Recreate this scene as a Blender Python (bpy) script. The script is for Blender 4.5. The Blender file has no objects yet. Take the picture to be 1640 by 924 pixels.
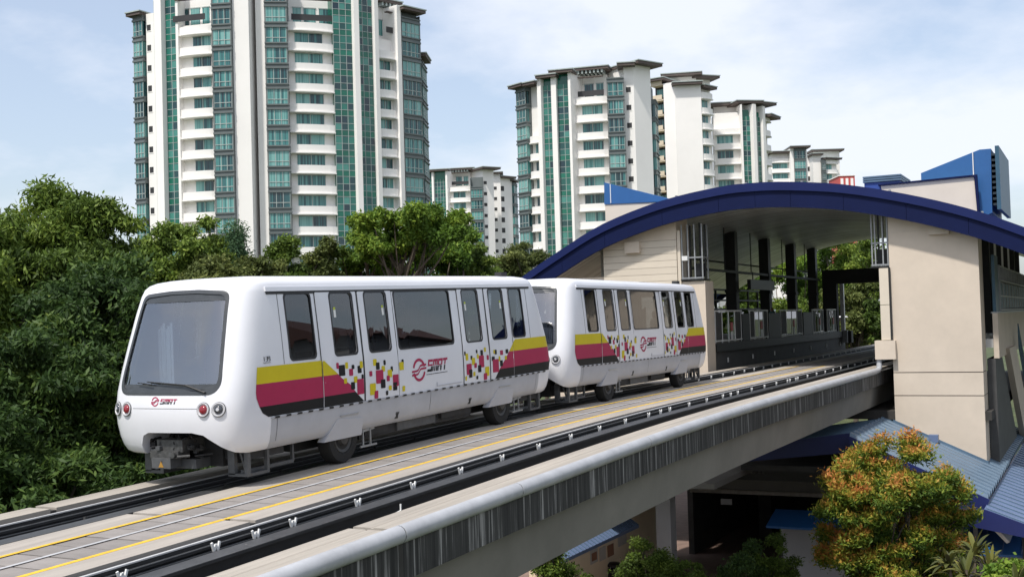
import bpy, bmesh, math, random
import numpy as np
from mathutils import Vector, Matrix

sc = bpy.context.scene
R = math.radians
# ------------------------------------------------------------------ camera
F, CX, CY, HC = 1855.0, 820.0, 462.0, 9.0          # focal length in photo pixels, centre, eye height
ROLL, PITCH = R(1.7), R(1.73)
cam_d = bpy.data.cameras.new('camera')
cam_d.sensor_width = 36.0
cam_d.lens = F / 1640.0 * 36.0
cam_d.clip_start, cam_d.clip_end = 0.1, 6000.0
cam = bpy.data.objects.new('camera', cam_d)
sc.collection.objects.link(cam)
cam.matrix_world = (Matrix.Translation((0, 0, HC)) @ Matrix.Rotation(R(90) + PITCH, 4, 'X')
                    @ Matrix.Rotation(-ROLL, 4, 'Z'))
sc.camera = cam

# ------------------------------------------------------------------ sky and sun
SUN_DIR = Vector((-0.588, -0.823, 0)).normalized()      # horizontal direction towards the sun
SUN_EL = R(60)
TO_SUN = Vector((SUN_DIR.x * math.cos(SUN_EL), SUN_DIR.y * math.cos(SUN_EL), math.sin(SUN_EL)))
world = bpy.data.worlds.new('World'); sc.world = world; world.use_nodes = True
nt = world.node_tree; N_ = nt.nodes; LK = nt.links
bg = N_['Background']; bg.inputs['Strength'].default_value = 0.15
sky = N_.new('ShaderNodeTexSky'); sky.sky_type = 'NISHITA'; sky.sun_disc = False
sky.sun_elevation = SUN_EL; sky.sun_rotation = math.atan2(SUN_DIR.x, SUN_DIR.y) % (2 * math.pi)
sky.air_density = 1.0; sky.dust_density = 2.2; sky.ozone_density = 1.4
tc = N_.new('ShaderNodeTexCoord')
sep = N_.new('ShaderNodeSeparateXYZ'); LK.new(tc.outputs['Generated'], sep.inputs[0])
zc_ = N_.new('ShaderNodeMath'); zc_.operation = 'ADD'; LK.new(sep.outputs['Z'], zc_.inputs[0]); zc_.inputs[1].default_value = 0.32
zm = N_.new('ShaderNodeMath'); zm.operation = 'MAXIMUM'; LK.new(zc_.outputs[0], zm.inputs[0]); zm.inputs[1].default_value = 0.05
vs = N_.new('ShaderNodeVectorMath'); vs.operation = 'DIVIDE'
cmb = N_.new('ShaderNodeCombineXYZ')
for k in 'XYZ': LK.new(zm.outputs[0], cmb.inputs[k])
LK.new(tc.outputs['Generated'], vs.inputs[0]); LK.new(cmb.outputs[0], vs.inputs[1])
mp = N_.new('ShaderNodeMapping'); LK.new(vs.outputs[0], mp.inputs['Vector'])
mp.inputs['Location'].default_value = (0.75, 0.3, 0.0)
nz = N_.new('ShaderNodeTexNoise'); LK.new(mp.outputs[0], nz.inputs['Vector'])
nz.inputs['Scale'].default_value = 1.25; nz.inputs['Detail'].default_value = 9; nz.inputs['Roughness'].default_value = 0.56
cr = N_.new('ShaderNodeValToRGB'); LK.new(nz.outputs['Fac'], cr.inputs[0])
cr.color_ramp.elements[0].position = 0.44; cr.color_ramp.elements[0].color = (0.30, 0.30, 0.30, 1)
cr.color_ramp.elements[1].position = 0.60; cr.color_ramp.elements[1].color = (0.92, 0.92, 0.92, 1)
mx = N_.new('ShaderNodeMix'); mx.data_type = 'RGBA'
LK.new(cr.outputs['Color'], mx.inputs['Factor']); LK.new(sky.outputs[0], mx.inputs['A'])
mx.inputs['B'].default_value = (5.3, 5.55, 6.1, 1)
LK.new(mx.outputs['Result'], bg.inputs['Color'])
sun_d = bpy.data.lights.new('sun', 'SUN'); sun_d.energy = 3.5; sun_d.angle = R(3.0); sun_d.color = (1.0, 0.955, 0.89)
sun = bpy.data.objects.new('sun', sun_d); sc.collection.objects.link(sun)
sun.rotation_euler = TO_SUN.to_track_quat('Z', 'Y').to_euler(); sun.location = (-30, -40, 80)
sc.view_settings.view_transform = 'Standard'; sc.view_settings.look = 'None'
sc.view_settings.exposure = 0.26; sc.view_settings.gamma = 1.0
sc.view_settings.use_curve_mapping = False

# ------------------------------------------------------------------ place helpers
def ray(x, y):
    u, v = (x - CX) / F, -(y - CY) / F
    c, s = math.cos(ROLL), math.sin(ROLL)
    ul, vl = c * u + s * v, c * v - s * u
    cp, sp = math.cos(PITCH), math.sin(PITCH)
    return (ul, cp - sp * vl, sp + cp * vl)
def at(x, y, Y):                      # point of the sight line at distance Y in front of the bridge
    d = ray(x, y); k = Y / d[1]
    return Vector((k * d[0], Y, HC + k * d[2]))
TH = R(27.0)                          # the track runs 27 degrees to the right of the view
D2 = (math.sin(TH), math.cos(TH)); N2 = (-math.cos(TH), math.sin(TH))
O2 = (-4.06 + 1.4 * N2[0], 19.7 + 1.4 * N2[1])
ROTZ = math.pi / 2 - TH
ZC = HC - 2.3                         # track level in the station
GZ = -1.5                             # street level
def zt(s):
    if s >= 16: return ZC
    if s >= 4: return ZC - .026 / 12 * (16 - s) ** 2 / 2
    return ZC - .156 - .026 * (4 - s)
def W(s, t, z): return Vector((O2[0] + s * D2[0] + t * N2[0], O2[1] + s * D2[1] + t * N2[1], z))

COL = sc.collection
def lerp_tab(tab, z, k):
    for a, b in zip(tab, tab[1:]):
        if z <= b[0]:
            f = max(0.0, (z - a[0]) / (b[0] - a[0])); return a[k] + f * (b[k] - a[k])
    return tab[-1][k]

# ------------------------------------------------------------------ materials
MATS = {}
def newmat(name):
    m = bpy.data.materials.new(name); m.use_nodes = True; MATS[name] = m
    return m, m.node_tree.nodes, m.node_tree.links, m.node_tree.nodes['Principled BSDF']
def mat(name, col, rough=.6, var=.12, scale=3.0, bump=0.0, bscale=40.0, metal=0.0, coat=0.0, stretch=None, spec=.5, rvar=0.0, objrand=0.0):
    """plain paint / concrete / metal: base colour broken up by two noises, optional fine relief"""
    m, n, l, b = newmat(name)
    tcn = n.new('ShaderNodeTexCoord'); mpn = n.new('ShaderNodeMapping'); l.new(tcn.outputs['Object'], mpn.inputs[0])
    if stretch: mpn.inputs['Scale'].default_value = stretch
    t1 = n.new('ShaderNodeTexNoise'); t1.inputs['Scale'].default_value = scale; t1.inputs['Detail'].default_value = 8; t1.inputs['Roughness'].default_value = .65
    l.new(mpn.outputs[0], t1.inputs['Vector'])
    r = n.new('ShaderNodeValToRGB'); l.new(t1.outputs['Fac'], r.inputs[0])
    r.color_ramp.elements[0].position = .3; r.color_ramp.elements[1].position = .72
    r.color_ramp.elements[0].color = tuple(c * (1 - var) for c in col) + (1,)
    r.color_ramp.elements[1].color = tuple(min(1, c * (1 + var * .6)) for c in col) + (1,)
    out = r.outputs[0]
    if objrand:
        oi = n.new('ShaderNodeObjectInfo'); mr = n.new('ShaderNodeMapRange'); l.new(oi.outputs['Random'], mr.inputs[0])
        mr.inputs['To Min'].default_value = 1 - objrand; mr.inputs['To Max'].default_value = 1 + objrand * .5
        mm = n.new('ShaderNodeVectorMath'); mm.operation = 'SCALE'; l.new(out, mm.inputs[0]); l.new(mr.outputs[0], mm.inputs['Scale']); out = mm.outputs[0]
    l.new(out, b.inputs['Base Color'])
    b.inputs['Roughness'].default_value = rough; b.inputs['Metallic'].default_value = metal
    b.inputs['Specular IOR Level'].default_value = spec
    if coat: b.inputs['Coat Weight'].default_value = coat; b.inputs['Coat Roughness'].default_value = .08
    if rvar:
        mr = n.new('ShaderNodeMapRange'); l.new(t1.outputs['Fac'], mr.inputs[0]); mr.inputs['To Min'].default_value = rough - rvar; mr.inputs['To Max'].default_value = rough + rvar
        l.new(mr.outputs[0], b.inputs['Roughness'])
    if bump:
        t2 = n.new('ShaderNodeTexNoise'); t2.inputs['Scale'].default_value = bscale; t2.inputs['Detail'].default_value = 4
        l.new(mpn.outputs[0], t2.inputs['Vector'])
        bp = n.new('ShaderNodeBump'); bp.inputs['Strength'].default_value = bump; bp.inputs['Distance'].default_value = .01
        l.new(t2.outputs['Fac'], bp.inputs['Height']); l.new(bp.outputs[0], b.inputs['Normal'])
    return m
def streaks(name, dark, mid, light, sx=5.0, sz=.35, p0=.42, p1=.78):
    """water-stained concrete: streaks that run down the face"""
    m, n, l, b = newmat(name)
    tcn = n.new('ShaderNodeTexCoord'); mpn = n.new('ShaderNodeMapping'); l.new(tcn.outputs['Object'], mpn.inputs[0])
    mpn.inputs['Scale'].default_value = (sx, sx, sz)
    t1 = n.new('ShaderNodeTexNoise'); t1.inputs['Scale'].default_value = 2.2; t1.inputs['Detail'].default_value = 7; t1.inputs['Roughness'].default_value = .7
    l.new(mpn.outputs[0], t1.inputs['Vector'])
    r = n.new('ShaderNodeValToRGB'); l.new(t1.outputs['Fac'], r.inputs[0]); e = r.color_ramp.elements
    e[0].position = p0; e[0].color = dark + (1,); e[1].position = p1; e[1].color = light + (1,)
    q = e.new((p0 + p1) / 2 + .02); q.color = mid + (1,)
    t2 = n.new('ShaderNodeTexNoise'); t2.inputs['Scale'].default_value = .5; t2.inputs['Detail'].default_value = 5; l.new(tcn.outputs['Object'], t2.inputs['Vector'])
    mr = n.new('ShaderNodeMapRange'); l.new(t2.outputs['Fac'], mr.inputs[0]); mr.inputs['From Min'].default_value = .3; mr.inputs['From Max'].default_value = .7
    mr.inputs['To Min'].default_value = .6; mr.inputs['To Max'].default_value = 1.15
    mm = n.new('ShaderNodeVectorMath'); mm.operation = 'SCALE'; l.new(r.outputs[0], mm.inputs[0]); l.new(mr.outputs[0], mm.inputs['Scale'])
    l.new(mm.outputs[0], b.inputs['Base Color']); b.inputs['Roughness'].default_value = .85
    return m
def glass(name, tint, ior=1.55, extra=.04, rough=.0):
    m, n, l, b = newmat(name)
    tr = n.new('ShaderNodeBsdfTransparent'); tr.inputs[0].default_value = tint + (1,)
    gl = n.new('ShaderNodeBsdfGlossy'); gl.inputs['Roughness'].default_value = rough; gl.inputs[0].default_value = (1, 1, 1, 1)
    fr = n.new('ShaderNodeFresnel'); fr.inputs['IOR'].default_value = ior
    ad = n.new('ShaderNodeMath'); ad.operation = 'ADD'; ad.use_clamp = True; l.new(fr.outputs[0], ad.inputs[0]); ad.inputs[1].default_value = extra
    ms = n.new('ShaderNodeMixShader'); l.new(ad.outputs[0], ms.inputs[0]); l.new(tr.outputs[0], ms.inputs[1]); l.new(gl.outputs[0], ms.inputs[2])
    l.new(ms.outputs[0], n['Material Output'].inputs['Surface'])
    return m
def tower_glass(name, cols, rough=.12, sx=3.2):
    """window glass with drawn curtains of different tones behind it"""
    m, n, l, b = newmat(name)
    oi = n.new('ShaderNodeObjectInfo'); tcn = n.new('ShaderNodeTexCoord')
    mpn = n.new('ShaderNodeMapping'); l.new(tcn.outputs['Object'], mpn.inputs[0]); mpn.inputs['Scale'].default_value = (sx, sx, .02)
    t1 = n.new('ShaderNodeTexNoise'); t1.noise_dimensions = '4D'; t1.inputs['Scale'].default_value = 1.0; t1.inputs['Detail'].default_value = 2
    l.new(mpn.outputs[0], t1.inputs['Vector'])
    mw = n.new('ShaderNodeMath'); mw.operation = 'MULTIPLY'; l.new(oi.outputs['Random'], mw.inputs[0]); mw.inputs[1].default_value = 40; l.new(mw.outputs[0], t1.inputs['W'])
    ad = n.new('ShaderNodeMath'); ad.operation = 'MULTIPLY_ADD'; l.new(oi.outputs['Random'], ad.inputs[0]); ad.inputs[1].default_value = .30; ad.inputs[2].default_value = -.15
    a2 = n.new('ShaderNodeMath'); a2.operation = 'ADD'; l.new(t1.outputs['Fac'], a2.inputs[0]); l.new(ad.outputs[0], a2.inputs[1])
    r = n.new('ShaderNodeValToRGB'); l.new(a2.outputs[0], r.inputs[0]); e = r.color_ramp.elements
    ps = [.3, .42, .52, .66]
    e[0].position = ps[0]; e[0].color = cols[0] + (1,); e[1].position = ps[3]; e[1].color = cols[3] + (1,)
    for i in (1, 2): q = e.new(ps[i]); q.color = cols[i] + (1,)
    l.new(r.outputs[0], b.inputs['Base Color']); b.inputs['Roughness'].default_value = rough; b.inputs['Specular IOR Level'].default_value = .6
    return m
def leafmat(name, stops, trans=.3):
    m, n, l, b = newmat(name)
    at_ = n.new('ShaderNodeAttribute'); at_.attribute_name = 'tint'
    r = n.new('ShaderNodeValToRGB'); l.new(at_.outputs['Fac'], r.inputs[0]); e = r.color_ramp.elements
    e[0].position = stops[0][0]; e[0].color = stops[0][1] + (1,); e[1].position = stops[-1][0]; e[1].color = stops[-1][1] + (1,)
    for p, c in stops[1:-1]: q = e.new(p); q.color = c + (1,)
    l.new(r.outputs[0], b.inputs['Base Color']); b.inputs['Roughness'].default_value = .55; b.inputs['Specular IOR Level'].default_value = .2
    tr = n.new('ShaderNodeBsdfTranslucent'); l.new(r.outputs[0], tr.inputs[0])
    ms = n.new('ShaderNodeMixShader'); ms.inputs[0].default_value = trans
    l.new(b.outputs[0], ms.inputs[1]); l.new(tr.outputs[0], ms.inputs[2]); l.new(ms.outputs[0], n['Material Output'].inputs['Surface'])
    return m

mat('concrete_pad', (.36, .325, .285), .85, .22, 1.6, .25, 60, stretch=(.25, 3, 1))
mat('concrete_walk', (.25, .228, .212), .85, .22, 2.2, .25, 50, objrand=.14)
mat('concrete_strip', (.37, .333, .285), .85, .26, 1.4, .3, 60, stretch=(.2, 4, 1))
mat('concrete_girder', (.20, .188, .168), .85, .18, .6, .2, 30)
streaks('stained_fascia', (.018, .018, .018), (.050, .049, .047), (.42, .41, .40), sx=4.6, sz=.10, p0=.38, p1=.66)
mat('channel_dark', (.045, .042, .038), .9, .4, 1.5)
mat('pipe_white', (.40, .41, .43), .5, .22, 1.2, stretch=(1.2, 1, 1))
mat('rail_black', (.025, .026, .028), .5, .3, 4)
mat('rail_grey', (.045, .047, .05), .45, .3, 4)
mat('rail_alu', (.52, .52, .52), .4, .12, 6, metal=.1)
mat('rail_line', (.16, .165, .17), .45, .2, 4)
mat('insulator', (.72, .72, .70), .5, .1, 10)
mat('paint_yellow', (.70, .44, .03), .7, .28, 7)
mat('paint_white', (.44, .44, .45), .7, .22, 9)
mat('train_white', (.73, .735, .77), .34, .06, .7, coat=.25, rvar=.05)
mat('train_skirt_shade', (.42, .43, .465), .40, .14, 1.1, coat=.2, rvar=.06)
mat('flap_grey', (.44, .45, .485), .4, .06, 2)
mat('livery_yellow', (.60, .49, .008), .5, .05, 4, spec=.3)
mat('livery_red', (.38, .018, .075), .5, .06, 4, spec=.3)
mat('livery_black', (.008, .008, .009), .5, .1, 4, spec=.25)
mat('gasket', (.014, .014, .016), .45, .2, 6)
mat('cab_band', (.05, .055, .06), .3, .2, 4)
mat('tyre', (.012, .012, .012), .85, .3, 8, .2, 60)
mat('rim', (.03, .03, .03), .5, .25, 8)
mat('under_dark', (.022, .022, .023), .7, .4, 5)
mat('under_grey', (.085, .088, .092), .55, .3, 6)
mat('coupler_steel', (.10, .10, .10), .5, .5, 14, metal=.4)
mat('warning_orange', (.38, .20, .03), .6, .05, 5)
mat('lamp_red', (.24, .012, .022), .2, .3, 12, coat=.4)
mat('lamp_dark', (.045, .05, .06), .15, .5, 30, coat=.6)
mat('lamp_cup', (.50, .50, .52), .35, .05, 5)
mat('interior_grey', (.42, .45, .48), .6, .1, 3)
mat('interior_floor', (.16, .17, .19), .8, .2, 3)
mat('seat_blue', (.035, .05, .075), .7, .15, 6)
mat('curtain_pale', (.62, .64, .66), .8, .12, 5)
mat('steel_pole', (.55, .55, .55), .3, .05, 5, metal=.8)
mat('sticker_white', (.75, .75, .72), .6, .05, 9)
mat('sticker_green', (.45, .52, .05), .6, .05, 9)
glass('glass_screen', (.82, .90, .94), 1.6, .20)
glass('glass_side', (.14, .155, .17), 1.55, .05)
glass('glass_clear', (.55, .68, .66), 1.5, .05)
mat('station_blue', (.004, .009, .050), .55, .16, .8, spec=.15)
mat('station_blue_lip', (.006, .014, .085), .5, .12, .8, spec=.25)
mat('roof_top_blue', (.02, .06, .26), .5, .15, .8)
mat('bright_blue', (.020, .105, .29), .42, .10, 1.0)
mat('tealblue', (.03, .09, .14), .45, .2, 1.0)
mat('louvre_dark', (.015, .03, .04), .6, .2, 2)
mat('soffit_metal', (.93, .93, .92), .36, .13, 1.2, metal=.35, rvar=.08, objrand=.20)
mat('station_beige', (.60, .515, .42), .8, .10, .7, .12, 50)
mat('station_beige_panel', (.62, .55, .45), .75, .06, .9, objrand=.05)
mat('dark_steel', (.014, .015, .016), .55, .3, 4)
mat('grey_steel', (.30, .31, .32), .45, .15, 4, metal=.3)
mat('platform_grey', (.07, .07, .07), .7, .25, 1.5)
mat('platform_floor', (.58, .57, .55), .6, .15, 1.5)
mat('gate_white', (.70, .70, .69), .45, .06, 6)
mat('sign_dark', (.02, .02, .022), .4, .15, 4)
mat('red_sticker', (.50, .08, .09), .5, .1, 9)
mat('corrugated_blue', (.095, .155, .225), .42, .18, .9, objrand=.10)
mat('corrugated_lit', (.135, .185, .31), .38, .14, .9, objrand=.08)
mat('fascia_blue', (.012, .020, .11), .45, .15, .8)
mat('wall_pale', (.50, .50, .50), .75, .10, .6)
mat('wall_cream', (.78, .64, .45), .8, .10, .8)
mat('paving', (.22, .15, .12), .85, .25, 2.0, .2, 30)
mat('tower_white', (.86, .835, .80), .8, .06, .12)
mat('tower_cream', (.66, .56, .42), .8, .12, .2)
mat('tower_grey', (.125, .145, .145), .6, .15, .3)
mat('tower_roof', (.105, .080, .070), .7, .2, .3)
mat('tower_frame', (.40, .45, .43), .5, .1, 2)
mat('tower_dark', (.03, .03, .032), .6, .2, 1)
mat('brick_red', (.55, .10, .09), .8, .1, .3)
tower_glass('tower_teal', [(.012, .034, .042), (.024, .095, .105), (.055, .215, .205), (.19, .40, .37)])
def pane_glass(name, cols, cell=.95):
    m, n, l, b = newmat(name)
    oi = n.new('ShaderNodeObjectInfo'); tcn = n.new('ShaderNodeTexCoord'); sp = n.new('ShaderNodeSeparateXYZ'); l.new(tcn.outputs['Object'], sp.inputs[0])
    def fl(sock, k, off=0.0):
        a = n.new('ShaderNodeMath'); a.operation = 'MULTIPLY_ADD'; l.new(sock, a.inputs[0]); a.inputs[1].default_value = k; a.inputs[2].default_value = off
        f = n.new('ShaderNodeMath'); f.operation = 'FLOOR'; l.new(a.outputs[0], f.inputs[0]); return f.outputs[0]
    cb = n.new('ShaderNodeCombineXYZ'); l.new(fl(sp.outputs['X'], 1/cell, .02), cb.inputs['X']); l.new(fl(sp.outputs['Z'], 1.0, .48), cb.inputs['Y'])
    mw = n.new('ShaderNodeMath'); mw.operation = 'MULTIPLY'; l.new(oi.outputs['Random'], mw.inputs[0]); mw.inputs[1].default_value = 97.0; l.new(mw.outputs[0], cb.inputs['Z'])
    wn = n.new('ShaderNodeTexWhiteNoise'); wn.noise_dimensions = '3D'; l.new(cb.outputs[0], wn.inputs['Vector'])
    r = n.new('ShaderNodeValToRGB'); l.new(wn.outputs['Value'], r.inputs[0]); e = r.color_ramp.elements
    e[0].position = 0; e[0].color = cols[0] + (1,); e[1].position = 1; e[1].color = cols[3] + (1,)
    for i, p in ((1, .35), (2, .75)): q = e.new(p); q.color = cols[i] + (1,)
    l.new(r.outputs[0], b.inputs['Base Color']); b.inputs['Roughness'].default_value = .10; b.inputs['Specular IOR Level'].default_value = .6
    return m
pane_glass('tower_curtainwall', [(.012, .030, .045), (.012, .075, .068), (.018, .155, .118), (.07, .25, .21)])
mat('spandrel_green', (.012, .15, .10), .15, .25, .4, objrand=.25)
mat('bark', (.12, .095, .07), .9, .35, 6, .5, 20)
mat('bark_dark', (.05, .042, .034), .9, .35, 6, .5, 20)
mat('asphalt', (.05, .05, .052), .9, .25, 1.5, .3, 60)
mat('house_roof', (.10, .05, .042), .8, .2, 2.0)
mat('house_wall', (.30, .30, .30), .8, .08, .6)
mat('skin', (.36, .21, .14), .6, .06, 10)
mat('cloth_dark', (.03, .032, .04), .85, .2, 10)
mat('cloth_teal', (.05, .18, .19), .85, .15, 10)
mat('hair_black', (.012, .011, .01), .6, .2, 20)
mat('bin_dark', (.02, .018, .022), .5, .2, 5)
mat('lamp_post_grey', (.52, .54, .55), .45, .1, 5)
mat('poster_paper', (.50, .47, .42), .7, .1, 3)
mat('poster_brown', (.28, .14, .08), .7, .2, 5)
mat('poster_grey', (.12, .115, .11), .7, .2, 5)

# ------------------------------------------------------------------ mesh builder
class MB:
    def __init__(self): self.v = []; self.f = []
    def add(self, vs, fs):
        k = len(self.v); self.v += [tuple(p) for p in vs]; self.f += [tuple(i + k for i in f) for f in fs]; return self
    def box(self, x0, x1, y0, y1, z0, z1):
        return self.add([(x0,y0,z0),(x1,y0,z0),(x1,y1,z0),(x0,y1,z0),(x0,y0,z1),(x1,y0,z1),(x1,y1,z1),(x0,y1,z1)],
                        [(0,3,2,1),(4,5,6,7),(0,1,5,4),(1,2,6,5),(2,3,7,6),(3,0,4,7)])
    def bar(self, a, b, w, h=None, up=(0, 0, 1)):
        h = h or w; a = Vector(a); b = Vector(b); d = (b - a).normalized(); u = Vector(up)
        if abs(d.dot(u)) > .98: u = Vector((1, 0, 0))
        s = d.cross(u).normalized(); u = s.cross(d)
        P = []
        for p in (a, b):
            for i, j in ((-1,-1),(1,-1),(1,1),(-1,1)): P.append(p + s * (w/2*i) + u * (h/2*j))
        return self.add(P, [(0,1,2,3),(7,6,5,4),(0,4,5,1),(1,5,6,2),(2,6,7,3),(3,7,4,0)])
    def tube(self, pts, rad, n=8, cap=True):
        pts = [Vector(p) for p in pts]; k = len(pts)
        rad = rad if isinstance(rad, (list, tuple)) else [rad] * k
        V = []; Fc = []; prev = None
        for i, p in enumerate(pts):
            d = (pts[min(i+1, k-1)] - pts[max(i-1, 0)]).normalized()
            if prev is None:
                a = d.orthogonal().normalized()
            else:
                a = (prev - d * prev.dot(d)).normalized()
            prev = a; b = d.cross(a)
            for j in range(n):
                an = 2 * math.pi * j / n; V.append(p + (a * math.cos(an) + b * math.sin(an)) * rad[i])
        for i in range(k - 1):
            for j in range(n): Fc.append((i*n+j, i*n+(j+1)%n, (i+1)*n+(j+1)%n, (i+1)*n+j))
        if cap: Fc.append(tuple(range(n-1, -1, -1))); Fc.append(tuple((k-1)*n + j for j in range(n)))
        return self.add(V, Fc)
    def prism(self, poly, axis, a, b):
        """poly: 2-D outline; axis 'x': (y,z) outline swept in x, 'y': (x,z), 'z': (x,y)"""
        def P(q, h): return (h, q[0], q[1]) if axis == 'x' else (q[0], h, q[1]) if axis == 'y' else (q[0], q[1], h)
        n = len(poly); V = [P(q, a) for q in poly] + [P(q, b) for q in poly]
        Fc = [tuple(range(n)), tuple(range(2*n-1, n-1, -1))] + [(i, n+i, n+(i+1)%n, (i+1)%n) for i in range(n)]
        return self.add(V, Fc)
    def loft(self, rings, close=True, cap=True):
        n = len(rings[0]); V = [p for r in rings for p in r]; Fc = []
        for i in range(len(rings) - 1):
            for j in range(n if close else n - 1): Fc.append((i*n+j, i*n+(j+1)%n, (i+1)*n+(j+1)%n, (i+1)*n+j))
        if cap: Fc.append(tuple(range(n-1, -1, -1))); Fc.append(tuple((len(rings)-1)*n + j for j in range(n)))
        return self.add(V, Fc)
    def mesh(self, name, off=(0, 0, 0), recalc=True):
        me = bpy.data.meshes.new(name)
        me.from_pydata([(x-off[0], y-off[1], z-off[2]) for x, y, z in self.v], [], self.f)
        if recalc:
            bm = bmesh.new(); bm.from_mesh(me); bmesh.ops.recalc_face_normals(bm, faces=bm.faces); bm.to_mesh(me); bm.free()
        return me
    def build(self, name, m, parent=None, off=(0, 0, 0), smooth=0, recalc=True):
        me = self.mesh(name, off, recalc)
        return put(name, me, m, parent, smooth)
def put(name, me, m, parent=None, smooth=0):
    if m and not me.materials: me.materials.append(MATS[m])
    if smooth: me.shade_smooth(); me.set_sharp_from_angle(angle=R(smooth))
    o = bpy.data.objects.new(name, me); COL.objects.link(o)
    if parent: o.parent = parent
    return o
def tag(o, label=None, cat=None, group=None, kind=None):
    if label: o['label'] = label
    if cat: o['category'] = cat
    if group: o['group'] = group
    if kind: o['kind'] = kind
    return o
def empty(name, loc, rz=0.0, label=None, cat=None, group=None):
    o = bpy.data.objects.new(name, None); COL.objects.link(o); o.location = loc; o.rotation_euler = (0, 0, rz)
    o.empty_display_size = .2
    return tag(o, label, cat, group)
def copy_tree(o, parent=None, skip=()):
    c = o.copy(); COL.objects.link(c); c.parent = parent
    for ch in list(o.children):
        if ch.name.split('.')[0] not in skip: copy_tree(ch, c, skip)
    return c
def boolean(me_a, me_b, name):
    a = bpy.data.objects.new('tmp_a', me_a); b = bpy.data.objects.new('tmp_b', me_b)
    COL.objects.link(a); COL.objects.link(b)
    md = a.modifiers.new('b', 'BOOLEAN'); md.object = b; md.operation = 'DIFFERENCE'; md.solver = 'EXACT'; md.use_self = True
    dg = bpy.context.evaluated_depsgraph_get(); dg.update()
    me = bpy.data.meshes.new_from_object(a.evaluated_get(dg)); me.name = name
    bpy.data.objects.remove(a); bpy.data.objects.remove(b)
    return me
# ================================================================== TRAIN CAR
CC = 5.1                                            # middle of the car, local x
PROF = [(.56,1.245,6.05),(.60,1.29,6.11),(.70,1.335,6.16),(.85,1.37,6.20),(1.05,1.393,6.235),(1.3,1.405,6.25),(1.6,1.405,6.20),(1.95,1.392,6.10),
        (2.4,1.355,5.96),(2.9,1.305,5.80),(3.22,1.27,5.68),(3.34,1.25,5.61),(3.405,1.21,5.53),(3.45,1.13,5.42),(3.485,.98,5.22),(3.505,.78,4.98),(3.52,.45,4.6)]
NOSE, EXPO = .85, 4.2
def hull_ring(z, dw=0.0, dl=0.0):
    w = lerp_tab(PROF, z, 1) - dw; L = lerp_tab(PROF, z, 2) - dl; a = min(NOSE, w * .85); pts = []
    lc = L - a
    for k in range(33):                              # rear end, from -y side round to +y side
        ph = -math.pi/2 + math.pi * k / 32
        c, s = math.cos(ph), math.sin(ph)
        pts.append((CC + lc + a * max(c, 0) ** (2/EXPO), w * math.copysign(abs(s) ** (2/EXPO), s), z))
    for k in range(1, 12): pts.append((CC + lc - 2*lc*k/12, w, z))
    for k in range(33):
        ph = math.pi/2 - math.pi * k / 32
        c, s = math.cos(ph), math.sin(ph)
        pts.append((CC - lc - a * max(c, 0) ** (2/EXPO), w * math.copysign(abs(s) ** (2/EXPO), s), z))
    for k in range(1, 12): pts.append((CC - lc + 2*lc*k/12, -w, z))
    return pts
def side_pt(x, z, off, sgn=-1):
    w = lerp_tab(PROF, z, 1); L = lerp_tab(PROF, z, 2); a = min(NOSE, w * .85); d = abs(x - CC) - (L - a)
    y = w
    if d > 0: y = w * max(0.0, 1 - min(1, d / a) ** EXPO) ** (1/EXPO)
    return (x, sgn * (y + off), z)
def front_pt(y, z, off, end=-1):
    w = lerp_tab(PROF, z, 1); L = lerp_tab(PROF, z, 2); a = min(NOSE, w * .85)
    x = L - a + a * max(0.0, 1 - min(1, abs(y) / w) ** EXPO) ** (1/EXPO)
    return (CC + end * (x + off), y, z)
def rrect(x0, x1, z0, z1, r, n=6):
    P = []
    for cx, cz, a0 in ((x1-r, z1-r, 0), (x0+r, z1-r, 90), (x0+r, z0+r, 180), (x1-r, z0+r, 270)):
        for k in range(n + 1):
            a = R(a0 + 90*k/n); P.append((cx + r*math.cos(a), cz + r*math.sin(a)))
    return P
def cast(poly, c, ang):
    dx, dz = math.cos(ang), math.sin(ang); best = 0
    for (ax, az), (bx, bz) in zip(poly, poly[1:] + poly[:1]):
        ex, ez = bx-ax, bz-az; den = dx*ez - dz*ex
        if abs(den) < 1e-9: continue
        t = ((ax-c[0])*ez - (az-c[1])*ex) / den; u = ((ax-c[0])*dz - (az-c[1])*dx) / den
        if t > 1e-6 and -1e-6 <= u <= 1 + 1e-6: best = max(best, t)
    return (c[0] + best*dx, c[1] + best*dz)
def dens(poly, step):
    P = []
    for (ax, az), (bx, bz) in zip(poly, poly[1:] + poly[:1]):
        k = max(1, int(math.hypot(bx-ax, bz-az) / step))
        P += [(ax + (bx-ax)*i/k, az + (bz-az)*i/k) for i in range(k)]
    return P
def patch(mb, poly, surf, off, rings=5, step=.25):
    """filled outline laid on the body surface"""
    P = dens(poly, step); cx = sum(p[0] for p in P)/len(P); cz = sum(p[1] for p in P)/len(P); n = len(P)
    V = [surf(cx, cz, off)]; Fc = []
    for k in range(1, rings + 1):
        f = k / rings; V += [surf(cx + (p[0]-cx)*f, cz + (p[1]-cz)*f, off) for p in P]
    for j in range(n): Fc.append((0, 1+j, 1+(j+1)%n))
    for k in range(rings - 1):
        for j in range(n): Fc.append((1+k*n+j, 1+(k+1)*n+j, 1+(k+1)*n+(j+1)%n, 1+k*n+(j+1)%n))
    return mb.add(V, Fc)
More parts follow.
